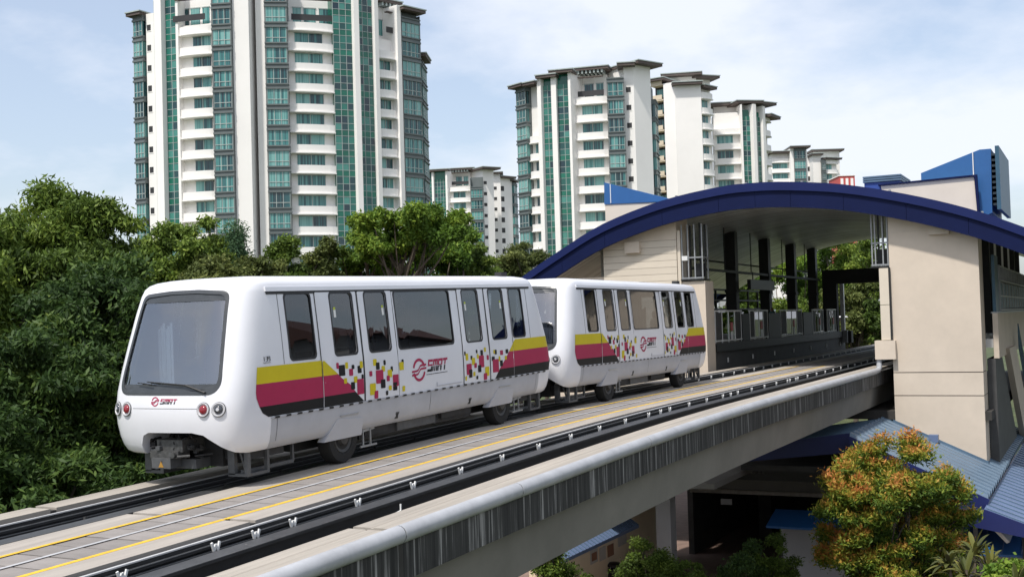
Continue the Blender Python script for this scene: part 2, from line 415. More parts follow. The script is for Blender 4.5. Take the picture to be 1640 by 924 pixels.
def ringpatch(mb, inner, outer, surf, off, steps=3, lip=.02):
    """band between two outlines, with a lip that turns down to the body on both edges"""
    cx = sum(p[0] for p in inner)/len(inner); cz = sum(p[1] for p in inner)/len(inner); c = (cx, cz)
    angs = sorted(set([round(math.atan2(p[1]-cz, p[0]-cx), 5) for p in inner + outer]))
    A = [cast(inner, c, a) for a in angs]; B = [cast(outer, c, a) for a in angs]; n = len(angs)
    rows = [[surf(p[0], p[1], off - lip) for p in A]]
    for k in range(steps + 1):
        f = k/steps; rows.append([surf(a[0]+(b[0]-a[0])*f, a[1]+(b[1]-a[1])*f, off) for a, b in zip(A, B)])
    rows.append([surf(p[0], p[1], off - lip) for p in B])
    V = [p for r in rows for p in r]; Fc = []
    for k in range(len(rows) - 1):
        for j in range(n): Fc.append((k*n+j, (k+1)*n+j, (k+1)*n+(j+1)%n, k*n+(j+1)%n))
    return mb.add(V, Fc)
def grow(p, d): # outline grown by d about its centre box
    xs = [q[0] for q in p]; zs = [q[1] for q in p]; cx = (min(xs)+max(xs))/2; cz = (min(zs)+max(zs))/2
    hx = (max(xs)-min(xs))/2; hz = (max(zs)-min(zs))/2
    return [(cx + (q[0]-cx)*(hx+d)/hx, cz + (q[1]-cz)*(hz+d)/hz) for q in p]

WZ0, WZ1 = 2.03, 3.17
SIDEWIN = {'w1': (.50, 1.22), 'd1': (1.80, 2.50), 'd2': (2.92, 3.66), 'w2': (3.98, 6.16), 'd3': (6.72, 7.44), 'd4': (7.96, 8.66), 'w3': (9.02, 9.66)}
DOORS = {'d1': (1.37, 2.645), 'd2': (2.705, 3.87), 'd3': (6.53, 7.715), 'd4': (7.775, 8.94)}
def roundpoly(P, rads, n=8):
    out = []
    for i, p in enumerate(P):
        a = Vector(P[i-1]); b = Vector(p); c = Vector(P[(i+1) % len(P)]); r = rads[i]
        u = (a-b).normalized(); v = (c-b).normalized(); ang = u.angle(v); d = r / math.tan(ang/2)
        p0 = b + u*d; p1 = b + v*d
        for k in range(n+1):
            f = k/n; q = p0*(1-f)**2 + b*2*f*(1-f) + p1*f*f; out.append((q.x, q.y))
    return out
SCREEN = roundpoly([(1.115,1.57),(-1.115,1.57),(-.945,3.24),(-.3,3.285),(.3,3.285),(.945,3.24)], [.26,.26,.17,.8,.8,.17])
SCREEN = dens(SCREEN, .12)
CUT = [(.62,.30),(.60,.72),(.52,.88),(.40,.93),(-.55,.94),(-.78,.90),(-.98,.76),(-1.16,.62),(-1.3,.5),(-1.3,.30)]

def make_hull():
    zs = [p[0] for p in PROF]; fine = sorted(set(zs + [1.45, 1.78, 2.15, 2.65, 3.06]))
    outer = MB().loft([hull_ring(z) for z in fine]).mesh('car_body')
    iz = [1.02, 1.3, 1.6, 1.95, 2.4, 2.9, 3.22, 3.34]
    inner = MB().loft([hull_ring(z, .075, .10) for z in iz]).mesh('inner')
    cut = MB()
    for k, (a, b) in SIDEWIN.items(): cut.prism(rrect(a, b, WZ0, WZ1, .09), 'y', -2, 2)
    cut.prism(SCREEN, 'x', -2.5, .75); cut.prism(SCREEN, 'x', 9.45, 13.0)
    cut.prism(CUT, 'x', -2.5, -.12); cut.prism([(-a, b) for a, b in CUT], 'x', 10.32, 13.0)
    m1 = boolean(outer, inner, 'h1'); me = boolean(m1, cut.mesh('cut'), 'car_body')
    return me

LV = {'Y': 'livery_yellow', 'R': 'livery_red', 'K': 'livery_black'}
MOS = {'d1': [('K',1.85,2.05,1.64,1.84),('R',2.17,2.30,1.62,1.75),('K',2.45,2.58,1.65,1.79),('K',2.565,2.635,1.52,1.62),('Y',2.31,2.43,1.48,1.6),('R',2.41,2.635,1.25,1.54),
              ('K',2.21,2.34,1.36,1.5),('Y',1.99,2.09,1.49,1.59),('R',1.78,1.86,1.78,1.89),('Y',2.06,2.15,1.76,1.88),('K',2.26,2.35,1.74,1.82),('Y',2.53,2.63,1.74,1.87)],
       'd2': [('Y',2.98,3.11,1.75,1.88),('K',3.07,3.20,1.67,1.81),('K',3.34,3.42,1.74,1.84),('Y',3.26,3.38,1.62,1.73),('K',3.58,3.66,1.6,1.7),('R',2.83,2.93,1.56,1.66),
              ('Y',3.46,3.62,1.49,1.64),('R',3.05,3.31,1.4,1.66),('R',3.42,3.53,1.42,1.53),('R',3.64,3.85,1.3,1.53),('K',3.21,3.37,1.3,1.47),('K',3.64,3.79,1.22,1.38),
              ('Y',3.48,3.59,1.24,1.33),('Y',2.83,3.03,1.2,1.42),('K',3.38,3.46,1.15,1.24),('R',2.98,3.11,1.12,1.27)],
       'body': [('K',4.01,4.09,1.71,1.81),('Y',3.915,4.08,1.6,1.76),('Y',4.0,4.1,1.17,1.28)],
       'd3': [('K',6.55,6.62,1.73,1.82),('Y',6.60,6.72,1.62,1.77),('K',6.82,6.91,1.62,1.71),('K',7.08,7.16,1.75,1.83),('K',7.29,7.41,1.69,1.81),('Y',7.11,7.20,1.63,1.73),
              ('R',7.20,7.44,1.42,1.69),('Y',6.87,7.02,1.5,1.66),('R',6.97,7.09,1.43,1.54),('R',7.57,7.67,1.57,1.68),('R',6.62,6.85,1.3,1.54),('K',7.14,7.29,1.32,1.48),
              ('Y',7.47,7.67,1.21,1.42),('K',6.72,6.87,1.23,1.41),('Y',6.91,7.01,1.25,1.35),('K',7.05,7.14,1.17,1.25),('R',7.40,7.56,1.13,1.28),('Y',6.55,6.62,1.18,1.28),('Y',7.46,7.55,1.76,1.86)],
       'd4': [('K',7.97,8.08,1.67,1.78),('R',8.24,8.39,1.64,1.75),('K',8.52,8.66,1.66,1.76),('K',7.81,7.96,1.53,1.63),('Y',8.15,8.24,1.5,1.62),('R',7.85,8.15,1.26,1.56),
              ('K',8.21,8.35,1.38,1.52),('Y',8.46,8.56,1.52,1.61),('Y',7.91,7.98,1.69,1.78)]}
# stripes: outline pieces in (x, z); the front panel ends in a rounded lower corner
STRIPE = {'body_front': [('livery_yellow', [(-.42,1.96),(-.47,1.68),(1.365,1.68),(1.365,1.96)]),
                         ('livery_red', [(-.47,1.68),(-.49,1.55),(-.48,1.45),(-.41,1.30),(1.365,1.30),(1.365,1.68)]),
                         ('livery_black', [(-.41,1.30),(-.33,1.19),(-.18,1.115),(1.365,1.115),(1.365,1.30)])],
          'd1': [('livery_yellow', [(1.375,1.68),(1.375,1.95),(1.43,1.95),(1.83,1.68)]),
                 ('livery_red', [(1.375,1.31),(1.375,1.68),(1.83,1.68),(1.93,1.60),(2.20,1.46),(2.36,1.31)]),
                 ('livery_black', [(1.375,1.115),(1.375,1.31),(2.36,1.31),(2.635,1.115)])],
          'd4': [('livery_yellow', [(8.75,1.74),(8.93,1.88),(8.93,1.70),(8.70,1.70)]),
                 ('livery_red', [(8.38,1.46),(8.60,1.62),(8.70,1.70),(8.93,1.70),(8.93,1.32),(8.18,1.32)]),
                 ('livery_black', [(7.96,1.115),(8.18,1.32),(8.93,1.32),(8.93,1.115)])],
          'body_rear': [('livery_yellow', [(8.95,1.70),(8.95,1.89),(9.08,1.97),(11.0,1.97),(11.0,1.70)]),
                        ('livery_red', [(8.95,1.33),(8.95,1.70),(11.02,1.70),(11.0,1.33)]),
                        ('livery_black', [(8.95,1.115),(8.95,1.33),(11.0,1.33),(10.93,1.115)])]}
LETTERS = {'S': [(0,.8,1,1),(0,.42,.26,1),(0,.42,1,.60),(.74,0,1,.60),(0,0,1,.20)],
           'M': [(0,0,.22,1),(0,.8,1,1),(.39,0,.61,1),(.78,0,1,1)],
           'R': [(0,0,.26,1),(0,.8,1,1),(.74,.45,1,1),(.26,.36,.9,.54),(.62,0,.9,.40)],
           'T': [(0,.8,1,1),(.37,0,.63,1)]}
def lettering(mr, mk, x0, z0, w, h, surf, off, slant=.28):
    """slanted SMRT, upper half red and lower half black"""
    cw = w / 4.35
    for i, ch in enumerate('SMRT'):
        for q, (a, b, c, d) in enumerate(LETTERS[ch]):
            for lo, hi, mb in ((.47, 1.0, mr), (0.0, .42, mk)):
                zb, zt_ = max(b, lo), min(d, hi)
                if zt_ - zb < .02: continue
                X = lambda u, v: x0 + (i*1.1 + u) * cw + slant * h * v
                P = [(X(a, zb), z0+zb*h), (X(c, zb), z0+zb*h), (X(c, zt_), z0+zt_*h), (X(a, zt_), z0+zt_*h)]
                o2 = off + .0006 * q
                mb.add([surf(p[0], p[1], o2) for p in P], [(0, 1, 2, 3)])
def roundel(mb, cx, cz, rx, rz, surf, off):
    """ring broken by an S-shaped double band"""
    n = 44
    for part in range(2):
        V = []; m = 22
        for k in range(m + 1):
            a = R(16 + 150*k/m) + part*math.pi
            for f in (1.0, .76): V.append(surf(cx + rx*f*math.cos(a), cz + rz*f*math.sin(a), off))
        mb.add(V, [(2*k, 2*k+2, 2*k+3, 2*k+1) for k in range(m)])
    for dz in (.155, -.155):
        V = []; m = 16
        for k in range(m + 1):
            u = -1.14 + 2.28*k/m
            sgm = (1/(1 + math.exp(-11*u)) - .5) * .44 + .03*u
            for h in (.085, -.085): V.append(surf(cx + rx*u, cz + rz*(sgm + dz + h), off + .0006))
        mb.add(V, [(2*k, 2*k+2, 2*k+3, 2*k+1) for k in range(m)])

def make_car(label):
    root = empty('train_car', (0, 0, 0), label=label, cat='train', group='coupled train cars')
    body = put('body', make_hull(), 'train_white', root, smooth=32)
    def add(mb, name, m, par=root, smooth=0): return mb.build(name, m, par, smooth=smooth, recalc=True)
    inv = lambda sgn: (lambda x, z, off: side_pt(x, z, off, sgn))
    for sgn in (-1, 1):
        S = inv(sgn); SF = lambda x, z, o, S=S: S(x, z, o)
        # skirt below the door sill: overlay greyed to paint in the shade low on the body
        mb = MB(); zs = [.565, .60, .70, .85, 1.0, 1.075]
        xs = [-.10 + i*.2 for i in range(53)]
        V = [S(x, z, .003) for z in zs for x in xs]; n = len(xs)
        mb.add(V, [(r*n+i, r*n+i+1, (r+1)*n+i+1, (r+1)*n+i) for r in range(len(zs)-1) for i in range(n-1)])
        sk = add(mb, 'skirt_panel', 'train_skirt_shade', smooth=40)
        # gutter along the roof edge
        mb = MB()
        mb.loft([[S(x, 3.225, .028), S(x, 3.30, .030), S(x, 3.30, -.02), S(x, 3.225, -.03)] for x in (0.0, 2.5, 5.0, 7.5, 10.2)])
        add(mb, 'gutter', 'train_white')
        mb = MB(); mb.loft([[S(x, 3.175, .012), S(x, 3.224, .016), S(x, 3.224, -.02), S(x, 3.175, -.02)] for x in (0.02, 5.1, 10.15)])
        add(mb, 'gutter_shadow_line', 'gasket')  # dark strip drawn as the shadow line beneath the gutter
        # end pillar recess edges
        mb = MB()
        for x in (.30, 9.92): mb.loft([[S(x, z, .004), S(x+.012, z, .004), S(x+.012, z, -.01), S(x, z, -.01)] for z in (1.97, 2.4, 2.9, 3.19)])
        add(mb, 'panel_seam', 'under_grey')
        # door sill track with its dashes
        mb = MB(); xs = [-.12 + .3*i for i in range(37)]
        mb.loft([[S(x, 1.083, .02), S(x, 1.104, .02), S(x, 1.104, -.02), S(x, 1.083, -.02)] for x in xs])
        add(mb, 'sill_track', 'train_skirt_shade')
        mb = MB()
        for i in range(35):
            x = -.02 + .31*i
            p = [S(x, 1.075, .026), S(x+.12, 1.075, .026), S(x+.12, 1.108, .026), S(x, 1.108, .026), S(x, 1.075, 0), S(x+.12, 1.075, 0), S(x+.12, 1.108, 0), S(x, 1.108, 0)]
            mb.add(p, [(0,1,2,3),(4,7,6,5),(0,4,5,1),(1,5,6,2),(2,6,7,3),(3,7,4,0)])
        tag(add(mb, 'sill_clips', 'gasket'), kind='stuff')
        # windows
        for k in ('w1', 'w2', 'w3'):
            a, b = SIDEWIN[k]; o = rrect(a, b, WZ0, WZ1, .09)
            mb = MB(); patch(mb, rrect(a, b, WZ0, WZ1, .09), S, -.012); w = add(mb, 'window', 'glass_side')
            mb = MB(); ringpatch(mb, grow(o, -.004), grow(o, .028), S, .010, 1); add(mb, 'gasket', 'gasket', w)
        # doors
        for k, (a, b) in DOORS.items():
            wa, wb = SIDEWIN[k]; hole = rrect(wa, wb, WZ0, WZ1, .09)
            mb = MB(); ringpatch(mb, hole, rrect(a, b, 1.112, 3.19, .02, 2), S, .014, 6, .03)
            dr = add(mb, 'door', 'train_white')
            mb = MB(); patch(mb, hole, S, -.006); add(mb, 'window_pane', 'glass_side', dr)
            mb = MB(); ringpatch(mb, grow(hole, -.004), grow(hole, .03), S, .019, 1, .012); add(mb, 'window_gasket', 'gasket', dr)
            sx = wa + .10 if k in ('d1', 'd3') else wb - .16
            mb = MB(); patch(mb, [(sx, 2.72), (sx+.07, 2.72), (sx+.07, 2.86), (sx, 2.86)], S, -.003, 1); add(mb, 'door_sticker', 'sticker_white', dr)
            mb = MB(); patch(mb, [(sx, 2.865), (sx+.07, 2.865), (sx+.07, 2.91), (sx, 2.91)], S, -.003, 1); add(mb, 'door_sticker', 'sticker_green', dr)
            for q, (c, x0, x1, z0, z1) in enumerate(MOS[k]):
                mb = MB(); patch(mb, rrect(x0, x1, z0, z1, min(.018, (x1-x0)/4), 2), S, .0165 + .0003*q, 1); add(mb, 'mosaic_print', LV[c], dr)
            for m, P in STRIPE.get(k, []):
                mb = MB(); patch(mb, P, S, .0158, 3); add(mb, 'stripe', m, dr)
        for a, b in ((1.345, 1.372), (2.645, 2.705), (3.868, 3.895), (6.50, 6.528), (7.715, 7.775), (8.942, 8.965)):
            mb = MB(); patch(mb, [(a, 1.11), (b, 1.11), (b, 3.19), (a, 3.19)], S, .006, 6, .1); add(mb, 'door_seal', 'gasket')
        for key in ('body_front', 'body_rear'):
            for m, P in STRIPE[key]:
                mb = MB(); patch(mb, P, S, .006, 8, .08); add(mb, 'stripe', m)
        for q, (c, x0, x1, z0, z1) in enumerate(MOS['body']):
            mb = MB(); patch(mb, rrect(x0, x1, z0, z1, .015, 2), S, .006 + .0005*q, 1); add(mb, 'mosaic_print', LV[c])
        # emblem and lettering; mirrored on the other side so that it still reads
        SS = S if sgn < 0 else (lambda x, z, off, S=S: S(2*5.1 - x, z, off))
        mr, mk = MB(), MB()
        roundel(mr, 4.66, 1.555, .245, .235, SS, .0065)
        lettering(mr, mk, 4.97, 1.49, .80, .25, SS, .0065)
        mk.add([SS(x, z, .0065) for x, z in ((4.93,1.43),(5.80,1.435),(5.80,1.447),(4.93,1.442))], [(0,1,2,3)])
        add(mr, 'emblem_red', 'livery_red'); add(mk, 'emblem_black', 'livery_black')
        # wheel flaps and little access hatches in the skirt
        for x0 in (1.46, 7.76):
            mb = MB(); out = [(x0, .47), (x0+1.19, .47), (x0+1.17, .80), (x0+.34, .86)]
            top = [(p[0], sgn*(lerp_tab(PROF, max(p[1], .85), 1) + (.012 if p[1] > .6 else -.06)), p[1]) for p in out]
            inn = [(q[0], sgn*1.16, q[2]) for q in top]
            mb.add(top + inn, [(0,1,2,3),(4,7,6,5),(0,4,5,1),(1,5,6,2),(2,6,7,3),(3,7,4,0)]); add(mb, 'wheel_flap', 'flap_grey')
            mb = MB(); mb.bar(S(x0+.42, .905, .012), S(x0+1.02, .905, .012), .02); add(mb, 'flap_handle', 'steel_pole')
        for x0 in (3.80, 6.78):
            mb = MB(); patch(mb, [(x0, .64), (x0+.13, .64), (x0+.13, .78), (x0, .78)], S, .007, 1); add(mb, 'access_hatch', 'under_grey')
            mb = MB(); patch(mb, [(x0+.03, .66), (x0+.11, .66), (x0+.11, .76), (x0+.03, .76)], S, .010, 1); add(mb, 'access_hatch', 'under_dark')
        mb = MB()
        for x in (.05, 10.15, 5.1): patch(mb, [(x, .58), (x+.012, .58), (x+.012, 1.07), (x, 1.07)], S, .006, 2, .1)
        add(mb, 'skirt_seam', 'under_grey')
        mb = MB(); mb.bar(S(5.35, 1.17, .012), S(6.42, 1.17, .012), .012); mb.bar(S(5.35, 1.16, .012), S(5.35, 1.25, .012), .012); add(mb, 'panel_trim', 'flap_grey')
    # number on the front pillar: 139 made of seven-segment style strokes
    mk = MB()
    segs = {'1': [(.5,0,.5,1)], '3': [(0,1,1,1),(0,.5,1,.5),(0,0,1,0),(1,0,1,1)], '9': [(0,1,1,1),(0,.5,1,.5),(0,.5,0,1),(1,0,1,1),(.2,0,1,0)]}
    for i, ch in enumerate('139'):
        for a, b, c, d in segs[ch]:
            p0 = side_pt(-.24 + i*.065 + a*.042, 2.05 + b*.075, .006); p1 = side_pt(-.24 + i*.065 + c*.042, 2.05 + d*.075, .006)
            mk.bar(p0, p1, .012, .003)
    mk.bar(side_pt(-.24, 2.025, .006), side_pt(-.06, 2.025, .006), .016, .003)
    add(mk, 'car_number', 'livery_black')
    # both ends: windscreen, lamps, wiper, emblem
    for end in (-1, 1):
        E_ = lambda y, z, off, e=end: front_pt(y, z, off, e)
        mb = MB(); patch(mb, grow(SCREEN, .0), E_, -.022, 10); ws = add(mb, 'windscreen', 'glass_screen', smooth=40)
        mb = MB(); ringpatch(mb, grow(SCREEN, -.05), grow(SCREEN, .012), E_, .006, 3); add(mb, 'windscreen_gasket', 'cab_band', ws)
        vis = [(-.895, 3.10), (.895, 3.10), (.87, 3.17), (.80, 3.21), (.3, 3.25), (-.3, 3.25), (-.80, 3.21), (-.87, 3.17)]
        mb = MB(); patch(mb, vis, E_, -.012, 3); add(mb, 'visor_band', 'cab_band', ws)
        low = [(-1.045, 1.735), (1.045, 1.735), (.98, 1.65), (.84, 1.61), (-.84, 1.61), (-.98, 1.65)]
        mb = MB(); patch(mb, low, E_, -.012, 4); add(mb, 'lower_band', 'cab_band', ws)
        mb = MB(); e2 = -end
        p = [E_(y*e2*-1, z, .03) for y, z in ((.86, 1.60), (.45, 1.72), (-.42, 1.78))]
        mb.tube(p, [.020, .016, .010], 6); mb.tube([E_(-.28*e2*-1 + 0*y, 1.735, .045) for y in (0,)] + [E_(-.62*e2*-1, 1.765, .04)], [.012, .008], 6)
        add(mb, 'wiper', 'gasket', ws)
        for y, m in ((1.12, 'lamp_dark'), (.86, 'lamp_red'), (-.83, 'lamp_red'), (-1.10, 'lamp_dark')):
            z = 1.325; r_ = .110
            base = Vector(E_(y, z, 0)); nn = Vector((end, 0, 0))
            ny = (Vector(E_(y+.03, z, 0)) - Vector(E_(y-.03, z, 0))).normalized(); nz_ = (Vector(E_(y, z+.03, 0)) - Vector(E_(y, z-.03, 0))).normalized()
            nn = ny.cross(nz_).normalized(); nn = nn if nn.x*end > 0 else -nn
            mix = (nn * .55 + Vector((end, 0, 0)) * .45).normalized()
            def circ(rr, h, k=20): return [base + ny*(rr*math.cos(2*math.pi*j/k)) + nz_*(rr*math.sin(2*math.pi*j/k)) + mix*h for j in range(k)]
            mb = MB(); mb.loft([circ(r_, -.02), circ(r_+.004, .016), circ(r_-.010, .020), circ(r_-.022, .004), circ(r_*.5, -.012)], cap=True)
            hl = add(mb, 'headlight' if m == 'lamp_dark' else 'tail_light', 'lamp_cup', smooth=40)
            mb = MB(); off = Vector((0, -end*0, 0))
            mb.loft([circ(r_*.66, .000), circ(r_*.60, .022), circ(r_*.36, .036), circ(r_*.1, .040)]); add(mb, 'lens', m, hl, smooth=50)
            if m == 'lamp_dark':
                mb = MB(); mb.loft([circ(r_*.26, .040), circ(r_*.22, .046)]); add(mb, 'lens_spot', 'lamp_cup', hl)
            mb = MB(); mb.loft([circ(r_+.014, .001), circ(r_+.012, .010), circ(r_-.002, .012)], cap=False); add(mb, 'lamp_rim', 'under_grey', hl)
        mr, mk = MB(), MB(); fl = lambda u, v, o, e=end: front_pt(u*e, v, o, e)
        roundel(mr, -.205, 1.455, .078, .078, fl, .004); lettering(mr, mk, -.10, 1.415, .36, .085, fl, .004)
        add(mr, 'emblem_red', 'livery_red'); add(mk, 'emblem_black', 'livery_black')
        mb = MB(); V = []; ys = [-.70 + .1*i for i in range(15)]
        for y in ys: V += [E_(y, 1.335, .002), E_(y, 1.343, .002)]
        mb.add(V, [(2*i, 2*i+2, 2*i+3, 2*i+1) for i in range(14)]); add(mb, 'bonnet_seam', 'under_grey')
        # coupler in the bumper opening
        X = lambda d, e=end: CC + e*d
        def bx(mb, d0, d1, y0, y1, z0, z1): a, b = sorted((X(d0), X(d1))); mb.box(a, b, y0, y1, z0, z1)
        mb = MB(); bx(mb, 5.55, 6.08, -.22*1, .34, .60, .80); bx(mb, 5.85, 6.12, -.16, .46, .50, .62); bx(mb, 5.5, 5.9, .36, .50, .42, .74); cp = add(mb, 'coupler', 'coupler_steel')
        mb = MB(); bx(mb, 5.9, 6.16, -.02, .40, .33, .50); bx(mb, 5.2, 5.9, -.34, .44, .30, .46); add(mb, 'coupler_frame', 'under_grey', cp)
        mb = MB()
        rn = random.Random(5)
        for i in range(26):
            y = rn.uniform(-.45, .55); z = rn.uniform(.40, .82); d = rn.uniform(5.75, 6.05)
            mb.tube([(X(d), y, z), (X(d+.1), y + rn.uniform(-.1, .1), z + rn.uniform(-.06, .06)), (X(d-.05), y + rn.uniform(-.25, .25), z + rn.uniform(-.12, .1))], rn.uniform(.012, .035), 6)
        add(mb, 'coupler_hoses', 'under_dark', cp)
        for i in range(9):
            mb = MB(); y = rn.uniform(-.4, .5); z = rn.uniform(.38, .84); d = rn.uniform(5.8, 6.1); q = rn.uniform(.03, .09); bx(mb, d, d+q, y, y+q*1.4, z, z+q); add(mb, 'coupler_fitting', rn.choice(['under_dark', 'coupler_steel', 'under_grey', 'coupler_steel']), cp)
        mb = MB(); mb.tube([(X(6.12), -.08, .56), (X(6.18), -.08, .56)], .05, 12); mb.tube([(X(6.0), -.30, .53), (X(6.15), -.16, .53)], .025, 8); add(mb, 'coupler_pin', 'coupler_steel', cp)
        mb = MB(); a_, b_ = sorted((X(6.162), X(6.168))); mb.prism([(.13, .35), (.24, .35), (.185, .45)], 'x', a_, b_); add(mb, 'coupler_label', 'warning_orange', cp)
        mb = MB(); bx(mb, 4.6, 5.5, -1.15, 1.15, .42, .60); bx(mb, 5.0, 5.55, -.62, .62, .30, .95); add(mb, 'end_underframe', 'under_dark')
        for y in (-1.0, .86):
            mb = MB(); bx(mb, 5.54, 5.62, y-.20, y-.13, .20, .64); bx(mb, 5.54, 5.62, y+.08, y+.22, .18, .64); bx(mb, 5.05, 5.62, y-.20, y+.22, .15, .20); bx(mb, 5.05, 5.11, y-.20, y-.13, .20, .64)
            mb.bar((X(5.58), y-.14, .22), (X(5.58), y-.02, .58), .035); add(mb, 'guard_frame', 'under_grey')
        for y in (-1.02, .9):
            mb = MB(); mb.bar((X(5.55), y, .22), (X(4.2), y, .22), .06); mb.bar((X(4.2), y, .22), (X(4.2), y, .58), .05); add(mb, 'guard_rail', 'under_grey')
    # running gear
    for x in (2.13, 8.50):
        for sgn in (-1, 1):
            ring = lambda rr, y: [(x + rr*math.cos(2*math.pi*j/28), sgn*y, .475 + rr*math.sin(2*math.pi*j/28)) for j in range(28)]
            mb = MB(); mb.loft([ring(.30, .98), ring(.44, .98), ring(.475, 1.02), ring(.475, 1.22), ring(.445, 1.265), ring(.30, 1.265), ring(.28, 1.24)])
            t_ = add(mb, 'wheel', 'tyre', smooth=35)
            mb = MB(); mb.loft([ring(.285, 1.235), ring(.27, 1.255), ring(.16, 1.225), ring(.12, 1.29), ring(.05, 1.30)]); add(mb, 'rim', 'rim', t_, smooth=35)
        mb = MB(); mb.box(x-.09, x+.09, -1.0, 1.0, .38, .56); mb.box(x-.75, x+.75, -.7, .7, .30, .62); add(mb, 'bogie', 'under_dark')
    mb = MB(); mb.box(2.9, 7.3, -1.08, 1.08, .34, .575); add(mb, 'underfloor_case', 'under_dark')
    for x0, x1, y, z in ((3.0, 3.8, -1.15, .40), (4.2, 5.7, -1.12, .36), (5.9, 7.2, -1.16, .42)):
        mb = MB(); mb.box(x0, x1, y, y+.2, z, .575); add(mb, 'equipment_box', 'under_grey' if x0 == 4.2 else 'under_dark')
    for x in (2.75, 9.15):
        mb = MB(); mb.bar((x, -1.2, .22), (x+.55, -1.2, .22), .035); mb.bar((x+.1, -1.2, .22), (x+.1, -1.2, .56), .03); mb.bar((x+.35, -1.2, .22), (x+.35, -1.2, .56), .03); mb.bar((x-.1, -1.18, .50), (x+.5, -1.18, .54), .05); add(mb, 'collector_arm', 'grey_steel')
    # inside
    mb = MB(); mb.loft([[(q[0], q[1], z) for q in hull_ring(1.3, .11, .14)] for z in (1.025, 1.07)]); add(mb, 'interior_floor', 'interior_floor')
    for sgn in (-1, 1):
        for a, b in ((4.1, 6.1),):
            mb = MB(); mb.box(a, b, *sorted((sgn*1.30, sgn*.86)), 1.42, 1.50); mb.box(a, b, *sorted((sgn*1.30, sgn*1.22)), 1.5, 1.98); mb.box(a+.1, b-.1, *sorted((sgn*1.28, sgn*1.0)), 1.075, 1.42)
            add(mb, 'bench_seat', 'seat_blue')
    for x, y in ((2.65, -.75), (2.65, .75), (7.75, -.75), (7.75, .75), (5.1, 0), (1.3, -.8), (1.3, .8)):
        mb = MB(); mb.tube([(x, y, 1.06), (x, y, 3.33)], .02, 8); add(mb, 'grab_pole', 'steel_pole')
    for e in (-1, 1):
        X = lambda d: CC + e*d
        def bx(mb, d0, d1, y0, y1, z0, z1): a, b = sorted((X(d0), X(d1))); mb.box(a, b, y0, y1, z0, z1)
        mb = MB(); bx(mb, 5.15, 5.6, -1.0, 1.0, 1.06, 1.62); bx(mb, 5.3, 5.5, -.5, -.1, 1.62, 1.70); add(mb, 'console', 'seat_blue')
        mb = MB()
        yy = -.05*e*-1
        mb.loft([[(X(4.98)+e*.10*f, yy + w*c, z) for c in (-1, -.9, .9, 1)] + [(X(4.86)+e*.10*f, yy + w*c, z) for c in (1, .9, -.9, -1)] for z, w, f in ((1.5, .25, 0), (1.9, .27, 0), (2.25, .25, -.3), (2.32, .17, -.4))])
        mb.loft([[(X(4.96)+e*-.05, yy + w*c, z) for c in (-1, 1)] + [(X(4.86)+e*-.05, yy + w*c, z) for c in (1, -1)] for z, w in ((2.33, .13), (2.42, .17), (2.54, .16), (2.60, .09))])
        bx(mb, 4.86, 5.14, yy-.25, yy+.25, 1.42, 1.52); bx(mb, 4.92, 5.08, yy-.06, yy+.06, 1.06, 1.42)
        add(mb, 'operator_seat', 'seat_blue')
        mb = MB()
        for k in range(9): bx(mb, 4.55 + .012*(k % 2), 4.57 + .012*(k % 2), -1.16 + .075*k, -1.16 + .075*(k+1), 1.7, 3.2)
        add(mb, 'cab_blind', 'curtain_pale')
        mb = MB()
        for k in range(6): bx(mb, 5.30 + .012*(k % 2), 5.32 + .012*(k % 2), .62 + .055*k, .62 + .055*(k+1), 1.66, 2.75 - .05*(k % 3))
        add(mb, 'cab_blind', 'curtain_pale')
    mb = MB(); mb.box(9.45, 9.75, -.9, -.72, 3.46, 3.60); add(mb, 'roof_antenna', 'under_dark')
    return root
def place_car(o, s0):
    za, zb = zt(s0 + 1.95), zt(s0 + 8.25); sl = (zb - za) / 6.3
    o.location = W(s0, 0, za - 1.95*sl); o.rotation_euler = (0, -math.atan(sl), ROTZ)
car1 = make_car('white lead train car with raked windscreen, round lamps and open view of its whole front')
place_car(car1, 0.0)
car2 = copy_tree(car1, None, skip=('car_number',))
car2['label'] = 'white second train car coupled behind the lead car, just outside the station'
place_car(car2, 13.0)
# ================================================================== GROUND
g = MB(); g.add([(-2500, -400, GZ), (2500, -400, GZ), (2500, 3000, GZ), (-2500, 3000, GZ)], [(0, 1, 2, 3)])
m, n, l, b = newmat('grass_ground')
tcn = n.new('ShaderNodeTexCoord'); t1 = n.new('ShaderNodeTexNoise'); t1.inputs['Scale'].default_value = .35; t1.inputs['Detail'].default_value = 9; l.new(tcn.outputs['Object'], t1.inputs['Vector'])
r = n.new('ShaderNodeValToRGB'); l.new(t1.outputs['Fac'], r.inputs[0]); r.color_ramp.elements[0].position = .35; r.color_ramp.elements[1].position = .65
r.color_ramp.elements[0].color = (.035, .055, .018, 1); r.color_ramp.elements[1].color = (.085, .10, .035, 1); l.new(r.outputs[0], b.inputs['Base Color']); b.inputs['Roughness'].default_value = .9
tag(g.build('ground', 'grass_ground'), kind='structure')
pv = MB(); pv.v = [tuple(W(s, t, GZ + .02)) for s, t in ((14, -16), (75, -16), (75, 14), (14, 14))]; pv.f = [(0, 1, 2, 3)]
tag(pv.build('pavement', 'paving'), kind='structure')

